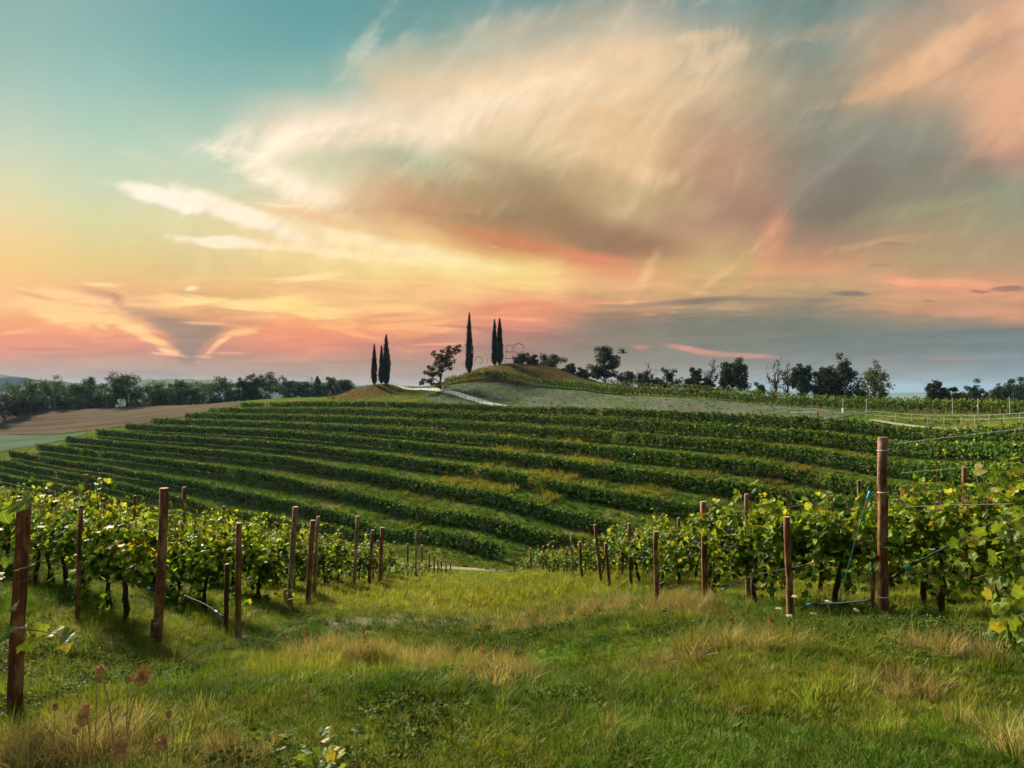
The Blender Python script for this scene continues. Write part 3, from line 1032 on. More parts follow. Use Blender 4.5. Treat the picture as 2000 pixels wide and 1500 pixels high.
def resample(P2, step):
    P2 = np.asarray(P2, float)
    d = np.concatenate([[0], np.cumsum(np.linalg.norm(np.diff(P2, axis=0), axis=1))])
    n = max(2, int(d[-1] / 1.0))
    s = np.linspace(0, d[-1], n)
    c = np.stack([np.interp(s, d, P2[:, k]) for k in (0, 1)], 1)
    for _ in range(160):
        c[1:-1] = (c[:-2] + 2 * c[1:-1] + c[2:]) / 4
    d = np.concatenate([[0], np.cumsum(np.linalg.norm(np.diff(c, axis=0), axis=1))])
    s = np.arange(0, d[-1], step)
    return np.stack([np.interp(s, d, c[:, k]) for k in (0, 1)], 1), d[-1]


gp = Geo().tube([[0, 0, -0.2], [0, 0, 2.05]], 0.045, 5)
HILL_POST = gp.mesh('hill_post', [M_POST_GREY])


def hedge_row(name, P2, dens, height, width, seed, base, label, group, size=0.175, alt_p=0.05, posts=6.0, low=0.28, cat='vine row'):
    rng = np.random.default_rng(seed)
    c, L = resample(P2, 0.25)
    z = H(c[:, 0], c[:, 1])
    root = add(name, None, None, (c[0, 0], c[0, 1], z[0]), label, cat, group)
    org = np.array([c[0, 0], c[0, 1], z[0]])
    tg = unit(np.gradient(c, axis=0))
    n = int(L * dens)
    k = rng.random(n) * (len(c) - 1.001)
    ki = k.astype(int)
    fr = (k - ki)[:, None]
    base2 = c[ki] * (1 - fr) + c[ki + 1] * fr
    bz = z[ki] * (1 - fr[:, 0]) + z[ki + 1] * fr[:, 0]
    t = tg[ki]
    # single vines stand out as clumps along the row
    dist = k * 0.25
    clump = 0.5 + 0.5 * np.cos(dist * 2 * np.pi / 1.15 + 3 * fbm(dist, dist * 0 + seed, 0.2, 2))
    top = height * (0.80 + 0.16 * clump + 0.26 * (fbm(dist, dist * 0 + seed * 3.1, 0.55, 3) - 0.5))
    hh = low + (top - low) * rng.beta(1.25, 1.0, n)
    gap = smooth(.22, .17, fbm(dist, dist * 0 + seed * 5.3, 0.30, 2)) * .75
    wprof = width * (0.55 + 0.45 * np.sin(np.pi * np.clip((hh - low) / (top - low), 0, 1) ** 0.8))
    side = rng.choice([-1, 1], n) * wprof * np.sqrt(rng.random(n)) * (0.75 + 0.5 * clump * rng.random(n))
    nrm2 = np.stack([t[:, 1], -t[:, 0]], 1)
    pos = np.concatenate([base2 + nrm2 * side[:, None], (bz + hh)[:, None]], 1) - org
    out = np.concatenate([nrm2 * np.sign(side)[:, None], np.full((n, 1), 0.35)], 1)
    R = frames(out + 0.75 * rng.standard_normal((n, 3)), rng.standard_normal((n, 3)) + [0, 0, -0.6])
    sz = size * (0.6 + 0.8 * rng.random(n))
    sz = np.where(rng.random(n) < gap, sz * .12, sz)
    V, Q = stamp(QUAD, QUADF, pos, R, sz)
    patch = fbm(dist, dist * 0 + seed * 1.7, 0.07, 3)
    col = tints(rng, n, base, 0.28, VINE_FALL + VINE_PALE, alt_p) * (0.75 + 0.5 * patch)[:, None]
    # top leaves yellower: late shoots, plus light on the hedge tops put into colour
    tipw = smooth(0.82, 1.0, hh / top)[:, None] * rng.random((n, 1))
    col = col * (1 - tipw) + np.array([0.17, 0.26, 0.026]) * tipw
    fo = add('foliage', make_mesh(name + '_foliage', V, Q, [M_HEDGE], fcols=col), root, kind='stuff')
    g = Geo()
    for s in np.arange(0.4, L - 0.2, 1.15):
        q = min(int(s / 0.25), len(c) - 1)
        b = np.array([c[q, 0], c[q, 1], z[q]]) - org
        w = rng.uniform(-.08, .08, 3)
        g.tube([b + [0, 0, -.1], b + [w[0], w[1], .45], b + [w[2], w[0], .95]], [.05, .04, .03], 4, False)
    add('trunk', g.mesh(name + '_trunks', [M_VBARK]), root, kind='stuff')
    if posts:
        for s in np.arange(1.0, L, posts):
            q = min(int(s / 0.25), len(c) - 1)
            add('post', HILL_POST, root, np.array([c[q, 0], c[q, 1], z[q]]) - org + [0, 0, rng.uniform(-.12, .05)],
                rot=(rng.uniform(-.04, .04), rng.uniform(-.04, .04), 0))
    return root


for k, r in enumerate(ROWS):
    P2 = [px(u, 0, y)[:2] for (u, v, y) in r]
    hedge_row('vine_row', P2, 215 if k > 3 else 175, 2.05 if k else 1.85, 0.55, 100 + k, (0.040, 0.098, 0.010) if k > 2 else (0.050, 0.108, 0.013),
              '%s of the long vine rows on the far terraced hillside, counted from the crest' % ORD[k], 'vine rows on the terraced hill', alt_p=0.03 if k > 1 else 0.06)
# the rows on the plateau behind the fallow field
UP1 = [(2090, 81), (2000, 88), (1850, 96), (1700, 104.5), (1500, 116), (1300, 131.5), (1150, 148.5), (1050, 158), (960, 163.5), (905, 167), (868, 170)]
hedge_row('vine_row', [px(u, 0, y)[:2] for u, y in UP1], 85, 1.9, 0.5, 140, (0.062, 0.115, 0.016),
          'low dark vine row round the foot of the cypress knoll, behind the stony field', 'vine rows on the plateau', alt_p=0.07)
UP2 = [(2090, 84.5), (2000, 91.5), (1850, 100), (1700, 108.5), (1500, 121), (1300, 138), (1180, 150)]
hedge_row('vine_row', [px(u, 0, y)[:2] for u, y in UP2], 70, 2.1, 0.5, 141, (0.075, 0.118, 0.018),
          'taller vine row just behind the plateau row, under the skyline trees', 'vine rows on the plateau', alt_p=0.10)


# ------------------------------------------------------------------ trees
def limb_points(rng, a, b, n=5, wob=0.06):
    a, b = np.asarray(a, float), np.asarray(b, float)
    s = np.linspace(0, 1, n)[:, None]
    L = np.linalg.norm(b - a)
    p = a * (1 - s) + b * s
    p[1:-1] += rng.standard_normal((n - 2, 3)) * wob * L
    p[1:-1, 2] += 0.05 * L * np.sin(np.pi * s[1:-1, 0])
    return p


def tree(u, vtop, vbase, hw, y, label, group, kind='broad', base=(0.035, 0.052, 0.014), seed=0, name=None, low=0.18, dens=1.0, alt=None, alt_p=0.0, sink=0.0, leaf=1.0, lobes=None):
    rng = np.random.default_rng(seed * 7 + int(u) + 1000)
    x = (u - 1000.0) / F * y
    gz_ = h1(x, y)
    ztop = (V0 - vtop) / F * y
    if group == 'trees behind the stubble field':
        ztop -= 0.9
    zb = min(gz_, (V0 - vbase) / F * y + 0.5) if vbase else gz_
    zb = gz_ - sink
    h = max(ztop - zb, 1.0)
    w = hw / F * y
    name = name or ('cypress_tree' if kind == 'cypress' else 'bare_tree' if kind == 'bare' else 'bush' if kind == 'bush' else 'broadleaf_tree')
    root = add(name, None, None, (x, y, zb), label, 'cypress' if kind == 'cypress' else 'bush' if kind == 'bush' else 'tree', group)
    g = Geo()
    lean = rng.uniform(-.05, .05, 2) * h
    if kind == 'cypress':
        g.tube([[0, 0, -.2], [lean[0] * .1, lean[1] * .1, h * .5], [0, 0, h * .93]], [w * .22, w * .13, .02], 6)
        n = int(2600 * dens)
        tt = rng.beta(1.05, 1.25, n)
        prof = np.minimum(1.0, (tt / 0.10) ** 0.5 * 0.75 + 0.25) * np.clip((1 - tt) / 0.62, 0, 1) ** 0.62
        a = rng.random(n) * 2 * np.pi
        lump = 0.88 + 0.22 * np.sin(a * 3 + tt * 9 + seed) + 0.30 * (fbm(a * 1.3, tt * 9 + seed * 5, 1.0, 3) - .5)
        rad = w * prof * lump * (0.55 + 0.45 * rng.random(n) ** 0.5)
        pos = np.stack([rad * np.cos(a), rad * np.sin(a), 0.03 * h + tt * h * 0.985], 1)
        up = np.stack([0.25 * np.cos(a), 0.25 * np.sin(a), np.ones(n)], 1)
        R = frames(np.stack([np.cos(a), np.sin(a), 0.3 * np.ones(n)], 1) + .4 * rng.standard_normal((n, 3)), up + .15 * rng.standard_normal((n, 3)))
        V, T = stamp(LEAFLET * [0.5, 1, 1], LEAFLETF, pos - up * .15, R, 0.62 * (0.6 + 0.8 * rng.random(n)) * (0.55 + .45 * prof))
        col = np.repeat(tints(rng, n, base, 0.25), 4, 0)
        me = make_mesh('crown', V, T, [M_CYP], fcols=col)
    else:
        tw = 0.035 * h + 0.03
        if kind != 'bush':
            trunk_top = np.array([lean[0], lean[1], h * (0.78 if kind == 'bare' else 0.62)])
            tp = limb_points(rng, [0, 0, -.3], trunk_top, 6, 0.03)
            g.tube(tp, np.linspace(tw, tw * .25, 6), 6)
        nb = {'broad': 17, 'bush': 9, 'bare': 15, 'sparse': 13}[kind]
        tips = []
        cz, ch = h * (low + (1 - low) * 0.5), h * (1 - low) * 0.5
        for b in range(nb):
            f = (b + .5) / nb
            a = b * 2.4 + rng.uniform(-.5, .5)
            el = rng.uniform(-.75, 1.0)
            if b == 0:
                el = 1.0
            rr_ = math.sqrt(max(0, 1 - el * el * .92)) * rng.uniform(.62, .95)
            if lobes is not None:
                lx, lz, ls = lobes[b % len(lobes)]
                tip = np.array([w * lx + w * ls * rr_ * math.cos(a), w * ls * rr_ * math.sin(a), h * lz + h * ls * .45 * el])
            else:
                tip = np.array([w * rr_ * math.cos(a), w * rr_ * math.sin(a), cz + ch * el * .9])
            st = np.array([0, 0, 0.15 * h]) if kind == 'bush' else tp[min(5, max(1, int(1 + 4 * min(1, max(0.05, (tip[2] / h - .18))))))]
            if kind == 'bush':
                st = np.array([rng.uniform(-.2, .2) * w, 0, 0])
            bp = limb_points(rng, st, tip, 5, 0.07)
            g.tube(bp, np.linspace(tw * .38, tw * .07 + .008, 5), 4, False)
            tips.append(tip)
            tips.append(bp[3])
            for _ in range(4 if kind in ('bare', 'sparse') else 2):
                q = bp[rng.integers(2, 5)]
                e = q + rng.standard_normal(3) * [w * .26, w * .26, h * .09] + [0, 0, h * .06]
                g.tube(limb_points(rng, q, e, 4, .1), np.linspace(tw * .13, .012, 4), 3, False)
                tips.append(e)
                if kind == 'bare':
                    for _2 in range(3):
                        e2 = e + rng.standard_normal(3) * [w * .14, w * .14, h * .06] + [0, 0, h * .04]
                        g.tube(limb_points(rng, e, e2, 3, .1), [.022, .016, .01], 3, False)
        tips = np.array(tips)
        lsz = (0.30 + 0.012 * h) * leaf
        per = {'broad': 80, 'bush': 70, 'bare': 3, 'sparse': 20}[kind] * dens
        n = int(len(tips) * per)
        k = rng.integers(0, len(tips), n)
        crad = {'broad': .225, 'bush': .26, 'bare': .12, 'sparse': .11}[kind]
        off = unit(rng.standard_normal((n, 3))) * rng.random((n, 1)) ** 0.45 * [w * crad * 1.25, w * crad * 1.25, max(w, h * .5) * crad * .85]
        pos = tips[k] + off
        pos[:, 2] = np.maximum(pos[:, 2], h * 0.03)
        R = frames(off + [0, 0, .3] + .8 * np.abs(w) * .2 * rng.standard_normal((n, 3)), rng.standard_normal((n, 3)) + [0, 0, -.4])
        V, T = stamp(LEAFLET, LEAFLETF, pos, R, lsz * (0.55 + 0.8 * rng.random(n)))
        ctone = (0.75 + 0.5 * rng.random(len(tips)))[k]
        col = tints(rng, n, base, 0.22, alt, alt_p) * ctone[:, None]
        me = make_mesh('crown', V, T, [M_TREE], fcols=np.repeat(col, 4, 0))
    add('trunk' if kind != 'bush' else 'stem', g.mesh('trunk', [M_BARK]), root)
    cr = add('crown', me, root)
    return root


G_CYP = 'cypresses on the skyline'
tree(731, 674, 757, 5.6, 182, 'slim lone cypress, leftmost on the low mound beside the road', G_CYP, 'cypress', (0.018, 0.024, 0.010), 1)
tree(745, 677, 757, 5.2, 184, 'thin cypress tucked against the taller one on the low mound', G_CYP, 'cypress', (0.018, 0.024, 0.010), 2)
tree(754.5, 654, 757, 8.2, 182, 'tall cypress at the right of the three on the low mound', G_CYP, 'cypress', (0.018, 0.024, 0.010), 3)
tree(916.5, 612, 716, 7.4, 172, 'tallest lone cypress standing on the left slope of the knoll', G_CYP, 'cypress', (0.016, 0.021, 0.009), 4)
tree(966, 625, 712, 6.2, 175, 'left one of the cypress pair on top of the knoll', G_CYP, 'cypress', (0.016, 0.021, 0.009), 5)
tree(975.8, 623, 712, 7.0, 173, 'right one of the cypress pair on top of the knoll', G_CYP, 'cypress', (0.016, 0.021, 0.009), 6)

G_SKY = 'trees along the skyline of the plateau'
AUT = [(0.16, 0.075, 0.02), (0.11, 0.07, 0.02)]
tree(862, 681, 747, 37, 166, 'airy brownish leaning tree on the left shoulder of the knoll', G_SKY, 'sparse', (0.042, 0.046, 0.016), 10, low=0.10, alt=AUT, alt_p=.18,
     lobes=[(0.25, .72, .45), (-.35, .45, .5), (.75, .92, .25), (-.8, .2, .3), (.1, .4, .5), (-.1, .65, .4)], dens=2.1)
sky_trees = [
    (1018, 692, 716, 15, 174, 'bush', 'small dark bush right beside the wire frame sculpture on the knoll'),
    (1040, 693, 718, 13, 176, 'bush', 'dark bush on the knoll top between sculpture and long shrub'),
    (1074, 695, 728, 27, 178, 'bush', 'wide dark shrub on the right flank of the knoll'),
    (1113, 713, 738, 15, 172, 'bush', 'low shrub at the right foot of the knoll'),
    (1180, 683, 738, 30, 165, 'broad', 'rounded dark tree standing alone right of the knoll'),
    (1140, 722, 742, 14, 172, 'bush', 'low bush in front left of the rounded tree right of the knoll'),
    (1222, 728, 748, 20, 168, 'bush', 'low scrub right of the rounded tree'),
    (1262, 713, 752, 18, 165, 'bare', 'thin leafless tree sticking out of the scrub'),
    (1258, 730, 755, 22, 163, 'bush', 'scrub below the thin leafless tree'),
    (1297, 724, 760, 22, 160, 'bush', 'pointed dark bush at the end of the scrub'),
    (1325, 738, 765, 12, 160, 'bare', 'wispy leafless sapling right of the scrub'),
    (1356, 724, 765, 18, 158, 'broad', 'small dense tree left of the leafless fork'),
    (1388, 709, 765, 17, 157, 'bare', 'leafless forked tree left of the big dark tree'),
    (1384, 744, 766, 14, 156, 'bush', 'low bush at the foot of the leafless forked tree'),
    (1433, 709, 770, 29, 155, 'broad', 'big dense dark tree with a ragged top'),
    (1478, 753, 772, 17, 155, 'bush', 'low green bush right of the big ragged tree'),
    (1514, 713, 774, 16, 153, 'bare', 'bare branching tree with clear gaps'),
    (1535, 722, 774, 12, 155, 'bare', 'smaller bare tree right of the bare branching tree'),
    (1567, 720, 777, 24, 152, 'broad', 'dense roundish tree next to the bare ones'),
    (1608, 720, 780, 22, 152, 'broad', 'open crowned tree leaning on the widest skyline tree'),
    (1638, 708, 784, 30, 150, 'broad', 'widest and darkest skyline tree with a tall dome'),
    (1668, 752, 785, 28, 147, 'bush', 'olive thicket under the widest skyline tree'),
    (1707, 714, 783, 33, 155, 'broad', 'pale feathery tree at the right end of the tree line'),
    (1828, 750, 790, 23, 140, 'broad', 'rounded tree with a rusty tinge standing alone on the right'),
    (1897, 757, 790, 24, 200, 'broad', 'blue green tree, leftmost of the far right wood edge'),
    (1924, 767, 790, 16, 205, 'bush', 'low bush in the far right wood edge'),
    (1950, 756, 790, 20, 200, 'broad', 'second rounded tree of the far right wood edge'),
    (1976, 752, 790, 22, 196, 'broad', 'third taller tree of the far right wood edge'),
    (2008, 746, 790, 32, 192, 'broad', 'tallest tree of the wood edge cut by the right frame'),
    (1866, 770, 790, 13, 138, 'bush', 'yellowish bush right of the rusty tree'),
]
for i_, (u, vt, vb, hw, y, kd, lab) in enumerate(sky_trees):
    pale = u == 1707
    rust = u == 1828
    tree(u, vt, vb, hw, y, lab, G_SKY, kd, (0.075, 0.095, 0.03) if pale else (0.13, 0.11, 0.02) if u == 1866 else (0.022, 0.040, 0.008), 20 + i_,
         low=0.10 if kd == 'broad' else 0.02, dens=(0.5 if pale else 1.0), alt=[(0.12, 0.05, 0.015)] if rust else None, alt_p=.14 if rust else 0, sink=0.3)

G_LEFT = 'trees behind the stubble field'
left_trees = [
    (10, 746, 42, 228, 'bush', (0.05, 0.065, 0.02), 'broad olive thicket at the far left edge of the tree line'),
    (62, 743, 30, 238, 'broad', (0.055, 0.068, 0.02), 'olive tree second from the left edge'),
    (52, 762, 16, 222, 'bush', (0.022, 0.036, 0.012), 'dark pointed bush in front of the left thicket'),
    (102, 740, 28, 242, 'broad', (0.055, 0.066, 0.02), 'light olive tree left of the dark bushy one'),
    (126, 752, 17, 232, 'bush', (0.022, 0.038, 0.012), 'dark upright bush in front of the light olive trees'),
    (150, 746, 24, 244, 'broad', (0.05, 0.064, 0.02), 'pale crowned tree behind the dark upright bush'),
    (174, 733, 21, 252, 'broad', (0.022, 0.036, 0.012), 'dark dome shaped tree'),
    (188, 760, 12, 238, 'bush', (0.02, 0.034, 0.011), 'small dark tree at the foot of the dome shaped one'),
    (222, 738, 24, 240, 'broad', (0.034, 0.052, 0.015), 'left half of the tallest pair in the left tree line'),
    (248, 727, 30, 238, 'broad', (0.026, 0.042, 0.012), 'tallest dark tree of the left tree line'),
    (300, 745, 24, 246, 'broad', (0.05, 0.06, 0.019), 'yellowish tree right of the tallest left tree'),
    (328, 748, 18, 250, 'broad', (0.045, 0.055, 0.018), 'small tree between two yellowish trees'),
    (350, 742, 16, 246, 'broad', (0.03, 0.045, 0.014), 'slim crowned tree with a visible trunk'),
    (380, 742, 24, 244, 'broad', (0.05, 0.056, 0.018), 'brownish tree left of the pointed one'),
    (428, 734, 24, 240, 'broad', (0.032, 0.05, 0.014), 'pointed green tree at the end of the stubble field'),
    (452, 757, 12, 236, 'bush', (0.035, 0.05, 0.015), 'low bush between pointed tree and twin trees'),
    (476, 736, 15, 236, 'broad', (0.024, 0.038, 0.012), 'left of the dark twin trees'),
    (496, 734, 14, 236, 'broad', (0.024, 0.038, 0.012), 'right of the dark twin trees'),
    (520, 727, 27, 240, 'broad', (0.045, 0.05, 0.016), 'broad tree with a sunlit brownish crown'),
    (566, 740, 17, 244, 'broad', (0.03, 0.044, 0.014), 'medium tree after the broad brownish one'),
    (594, 741, 15, 242, 'broad', (0.034, 0.046, 0.014), 'small conical tree left of the columnar one'),
    (607, 733, 9, 250, 'bare', (0.06, 0.06, 0.02), 'bare twiggy tree behind the columnar one'),
    (620, 730, 9, 240, 'cypress', (0.02, 0.03, 0.011), 'columnar dark tree in the left tree line'),
    (643, 735, 16, 242, 'broad', (0.034, 0.046, 0.014), 'airy tree right of the columnar one'),
    (672, 737, 20, 240, 'broad', (0.03, 0.04, 0.013), 'last dark tree before the cypress mound'),
]
for i_, (u, vt, hw, y, kd, bc, lab) in enumerate(left_trees):
    bc = (bc[0] * .95, bc[1] * 1.35, bc[2] * .7)
    tree(u, vt, None, hw * 1.22, y, lab + ' behind the stubble field' if 'left tree line' not in lab and 'stubble' not in lab else lab, G_LEFT, kd, bc, 60 + i_, low=0.02, dens=0.85, sink=0.5)
# dark hedge running down the left edge of the stubble field
for i_, (u, y, vt) in enumerate(((-60, 196, 788), (-25, 202, 782), (8, 208, 776), (38, 215, 774), (70, 226, 778))):
    tree(u, vt, None, 26, y, 'dark hedge bush, %s along the left edge of the stubble field' % ['nearest', 'second', 'third', 'fourth', 'farthest'][i_],
         'hedge along the stubble field', 'bush', (0.018, 0.028, 0.010), 90 + i_, sink=0.3)

# ------------------------------------------------------------------ posts of the near trellises
def post_mesh(h, r, seed, lean=(0, 0), seg=10):
    rng = np.random.default_rng(seed)
    n = 7
    s = np.linspace(0, 1, n)
    pts = np.stack([lean[0] * s + rng.uniform(-.006, .006, n), lean[1] * s + rng.uniform(-.006, .006, n), -0.25 + s * (h + 0.25)], 1)
    g = Geo()
    g.tube(pts, r * (1.04 - 0.10 * s) * (1 + rng.uniform(-.03, .03, n)), seg)
    V = np.concatenate(g.v)
    a = V[:n * seg].reshape(n, seg, 3)
    me = g.mesh('post', [M_POST, M_POST_TOP], smooth_=True)
    # sawn top shows pale end grain
    mi = np.zeros(len(me.polygons), np.int32)
    mi[-seg:] = 1
    me.polygons.foreach_set('material_index', mi)
    sm = np.ones(len(me.polygons), bool)
    sm[-2 * seg:] = False
    me.polygons.foreach_set('use_smooth', sm)
    return me


def ring_mesh(r, wire=0.004, tilt=0.1):
    a = np.linspace(0, 2 * np.pi, 15)
    g = Geo().tube(np.stack([r * np.cos(a), r * np.sin(a), tilt * r * np.cos(a)], 1), wire, 4, False)
    return g


def post(ut, vt, ub, vb, wpx, label, group, y=None, seed=0, ties=(), name='vine_post'):
    if y is None:
        b = on_ground(ub, vb)
    else:
        x = (ub - 1000.0) / F * y
        b = np.array([x, y, h1(x, y)])
    top = px(ut, vt, b[1])
    h = max(top[2] - b[2], .3)
    r = 0.5 * wpx / F * b[1]
    root = add(name, None, None, b, label, 'post', group)
    lean = (top[0] - b[0], random.Random(seed).uniform(-.04, .04))
    pm = post_mesh(h, r, seed, lean)
    if any(w_ in label for w_ in ('pale post', 'pale stake', 'grey topped', 'slim pale', 'mottled', 'thin post')):
        pm.materials[0] = M_POST_GREY
    if 'dark slanting' in label:
        pm.materials[0] = M_BARK
    sh = add('shaft', pm, root)
    for (f, kind) in ties:
        m = {'w': M_TIE, 'g': M_GTIE, 's': M_WIRE}[kind]
        o = add('tie', ring_mesh(r * 1.06, 0.0045 if kind != 's' else 0.003, 0.12).mesh('tie', [m]), root, (lean[0] * f, lean[1] * f, h * f))
    return root, b, h, r


GL, GR = 'posts left of the grass aisle', 'posts right of the grass aisle'
POSTS = [
    # ut, vt, ub, vb, width, y, ties, label
    (45, 977, 25, 1392, 27, None, [(.62, 's'), (.40, 'w')], 'thick reddish post at the left edge with a pale sawn top', GL),
    (322, 953, 306, 1262, 17.5, None, [(.83, 's'), (.33, 'g'), (.15, 'w'), (.05, 'w')], 'stout reddish post in front left with a green tie', GL),
    (299, 1209, 297, 1263, 12, None, [], 'short stub lashed to the foot of the stout left post', GL),
    (469, 1020, 464, 1250, 11.5, None, [(.66, 's'), (.14, 'g')], 'thinner reddish post right of the stout left post', GL),
    (446, 1100, 440, 1240, 9, None, [], 'dark slanting stake behind the thinner left post', GL),
    (578, 989, 564, 1187, 11, None, [(.72, 's'), (.22, 'g'), (.15, 'w')], 'mottled leaning post with a white tie low down', GL),
    (557, 1150, 556, 1182, 7, None, [], 'short stub tied to the mottled leaning post', GL),
    (611, 1016, 600, 1178, 10, None, [(.3, 's')], 'reddish post crossing a thinner one near the aisle', GL),
    (622, 1008, 612, 1168, 6.5, None, [], 'thin post crossing behind the reddish one near the aisle', GL),
    (699, 1007, 690, 1157, 7, None, [(.75, 's'), (.55, 'w')], 'slim pale post on the left side of the aisle', GL),
    (728, 1035, 719, 1145, 6.5, None, [(.5, 'w')], 'left of the two close posts beside the aisle', GL),
    (746, 1030, 742, 1141, 8, None, [(.6, 's')], 'dark right of the two close posts beside the aisle', GL),
    (738, 1056, 737, 1122, 5, None, [], 'thin dark stake between and behind the two close posts', GL),
    (796, 1062, 797, 1128, 4, None, [(.7, 's')], 'thin dark post at the start of the wire only rows', GL),
    (813, 1040, 812, 1131, 3.6, None, [(.6, 's')], 'tallest thin post in the wire only rows', GL),
    (824, 1064, 823, 1120, 4, None, [], 'third post of the wire only rows', GL),
    (839, 1078, 838, 1121, 3.2, None, [], 'fourth post of the wire only rows', GL),
    (848, 1085, 848, 1119, 3.2, None, [], 'fifth post of the wire only rows', GL),
    (855, 1092, 855, 1119, 2.6, None, [], 'sixth post of the wire only rows', GL),
    (862, 1094, 862, 1119, 2.6, None, [], 'seventh post of the wire only rows', GL),
    (871, 1094, 871, 1118, 2.6, None, [], 'eighth post of the wire only rows', GL),
    (880, 1096, 880, 1118, 2.6, None, [], 'last far post on the left of the aisle', GL),
    (168, 927, 158, 1100, 6.5, 17.5, [], 'grey topped post sticking highest out of the left vines', GL),
    (157, 987, 149, 1196, 8, 8.9, [], 'thin leaning post between the two thick left posts', GL),
    (263, 968, 262, 1100, 6, 16.5, [], 'dark post top in the left vines above the hose end', GL),
    (360, 951, 360, 1100, 7.5, 16.0, [], 'post top standing clear of the vines right of the stout left post', GL),
    (438, 988, 438, 1100, 6, 19.0, [], 'small dark post top in the middle of the left vines', GL),
    (1726, 854, 1726, 1212, 18.5, None, [(.93, 'w'), (.70, 'w'), (.42, 's'), (.13, 'w'), (.03, 'w')], 'tallest reddish post on the right with white ties', GR),
    (1708, 988, 1703, 1192, 7.5, None, [], 'thin pale stake just left of the tallest right post', GR),
    (1537, 1010, 1546, 1210, 13, None, [(.3, 's')], 'reddish post beside the white umbel flowers', GR),
    (1375, 980, 1378, 1178, 12.5, None, [(.85, 's'), (.70, 'w')], 'stout right post with the dry grass heap at its foot', GR),
    (1458, 965, 1462, 1172, 9, None, [(.14, 'w')], 'thin post in front of an old thick vine trunk', GR),
    (1279, 1037, 1285, 1184, 9.5, None, [(.25, 's')], 'post with a short log leaning at its foot', GR),
    (1228, 1022, 1233, 1150, 6.5, None, [], 'dark post left of the log post on the right side', GR),
    (1162, 1025, 1177, 1141, 6, None, [], 'dark strongly leaning post on the right of the aisle', GR),
    (1182, 1060, 1193, 1150, 6.5, None, [], 'short reddish post beside the strongly leaning one', GR),
    (1132, 1057, 1137, 1135, 6.5, None, [], 'reddish post in the middle of the right far posts', GR),
    (1116, 1042, 1118, 1124, 4.5, None, [], 'thin post behind the right far reddish one', GR),
    (1107, 1068, 1107, 1122, 3.6, None, [], 'thin dark stake left of the right far reddish post', GR),
    (1080, 1066, 1081, 1120, 4, None, [], 'dark far post fifth from the aisle end on the right', GR),
    (1073, 1060, 1072, 1118, 3.2, None, [], 'dark far post fourth from the aisle end on the right', GR),
    (1061, 1067, 1061, 1115, 4, None, [], 'reddish far post third from the aisle end on the right', GR),
    (1036, 1070, 1038, 1114, 3.4, None, [], 'far post second from the aisle end on the right', GR),
    (1024, 1072, 1024, 1115, 2.6, None, [], 'thin far post next to the last right one', GR),
    (1004, 1078, 1005, 1117, 2.6, None, [], 'last far post at the aisle end on the right', GR),
    (1678, 938, 1678, 1100, 6.5, 15.0, [], 'post top out of the right vines left of the tallest post', GR),
    (1292, 1005, 1292, 1100, 4.5, 21.0, [], 'small far post top above the right vines', GR),
    (1325, 1011, 1327, 1130, 5.5, 17.0, [], 'post in the right vines behind the stout right post', GR),
    (1885, 911, 1887, 1090, 8.5, 12.5, [], 'dark post in the vines right of the tallest post', GR),
    (1932, 962, 1950, 1100, 6.5, 9.5, [], 'leaning pale stake beside the right edge vine', GR),
    (1625, 968, 1626, 1100, 5.5, 16.0, [], 'pale post top above the right vines between the two tall posts', GR),
    (1763, 955, 1764, 1090, 6, 14.0, [], 'dark post top right behind the tallest right post', GR),
]
post_at = {}
for k, (ut, vt, ub, vb, wp, y, ties, lab, grp) in enumerate(POSTS):
    post_at[ut] = post(ut, vt, ub, vb, wp, lab, grp, y, 300 + k, ties)

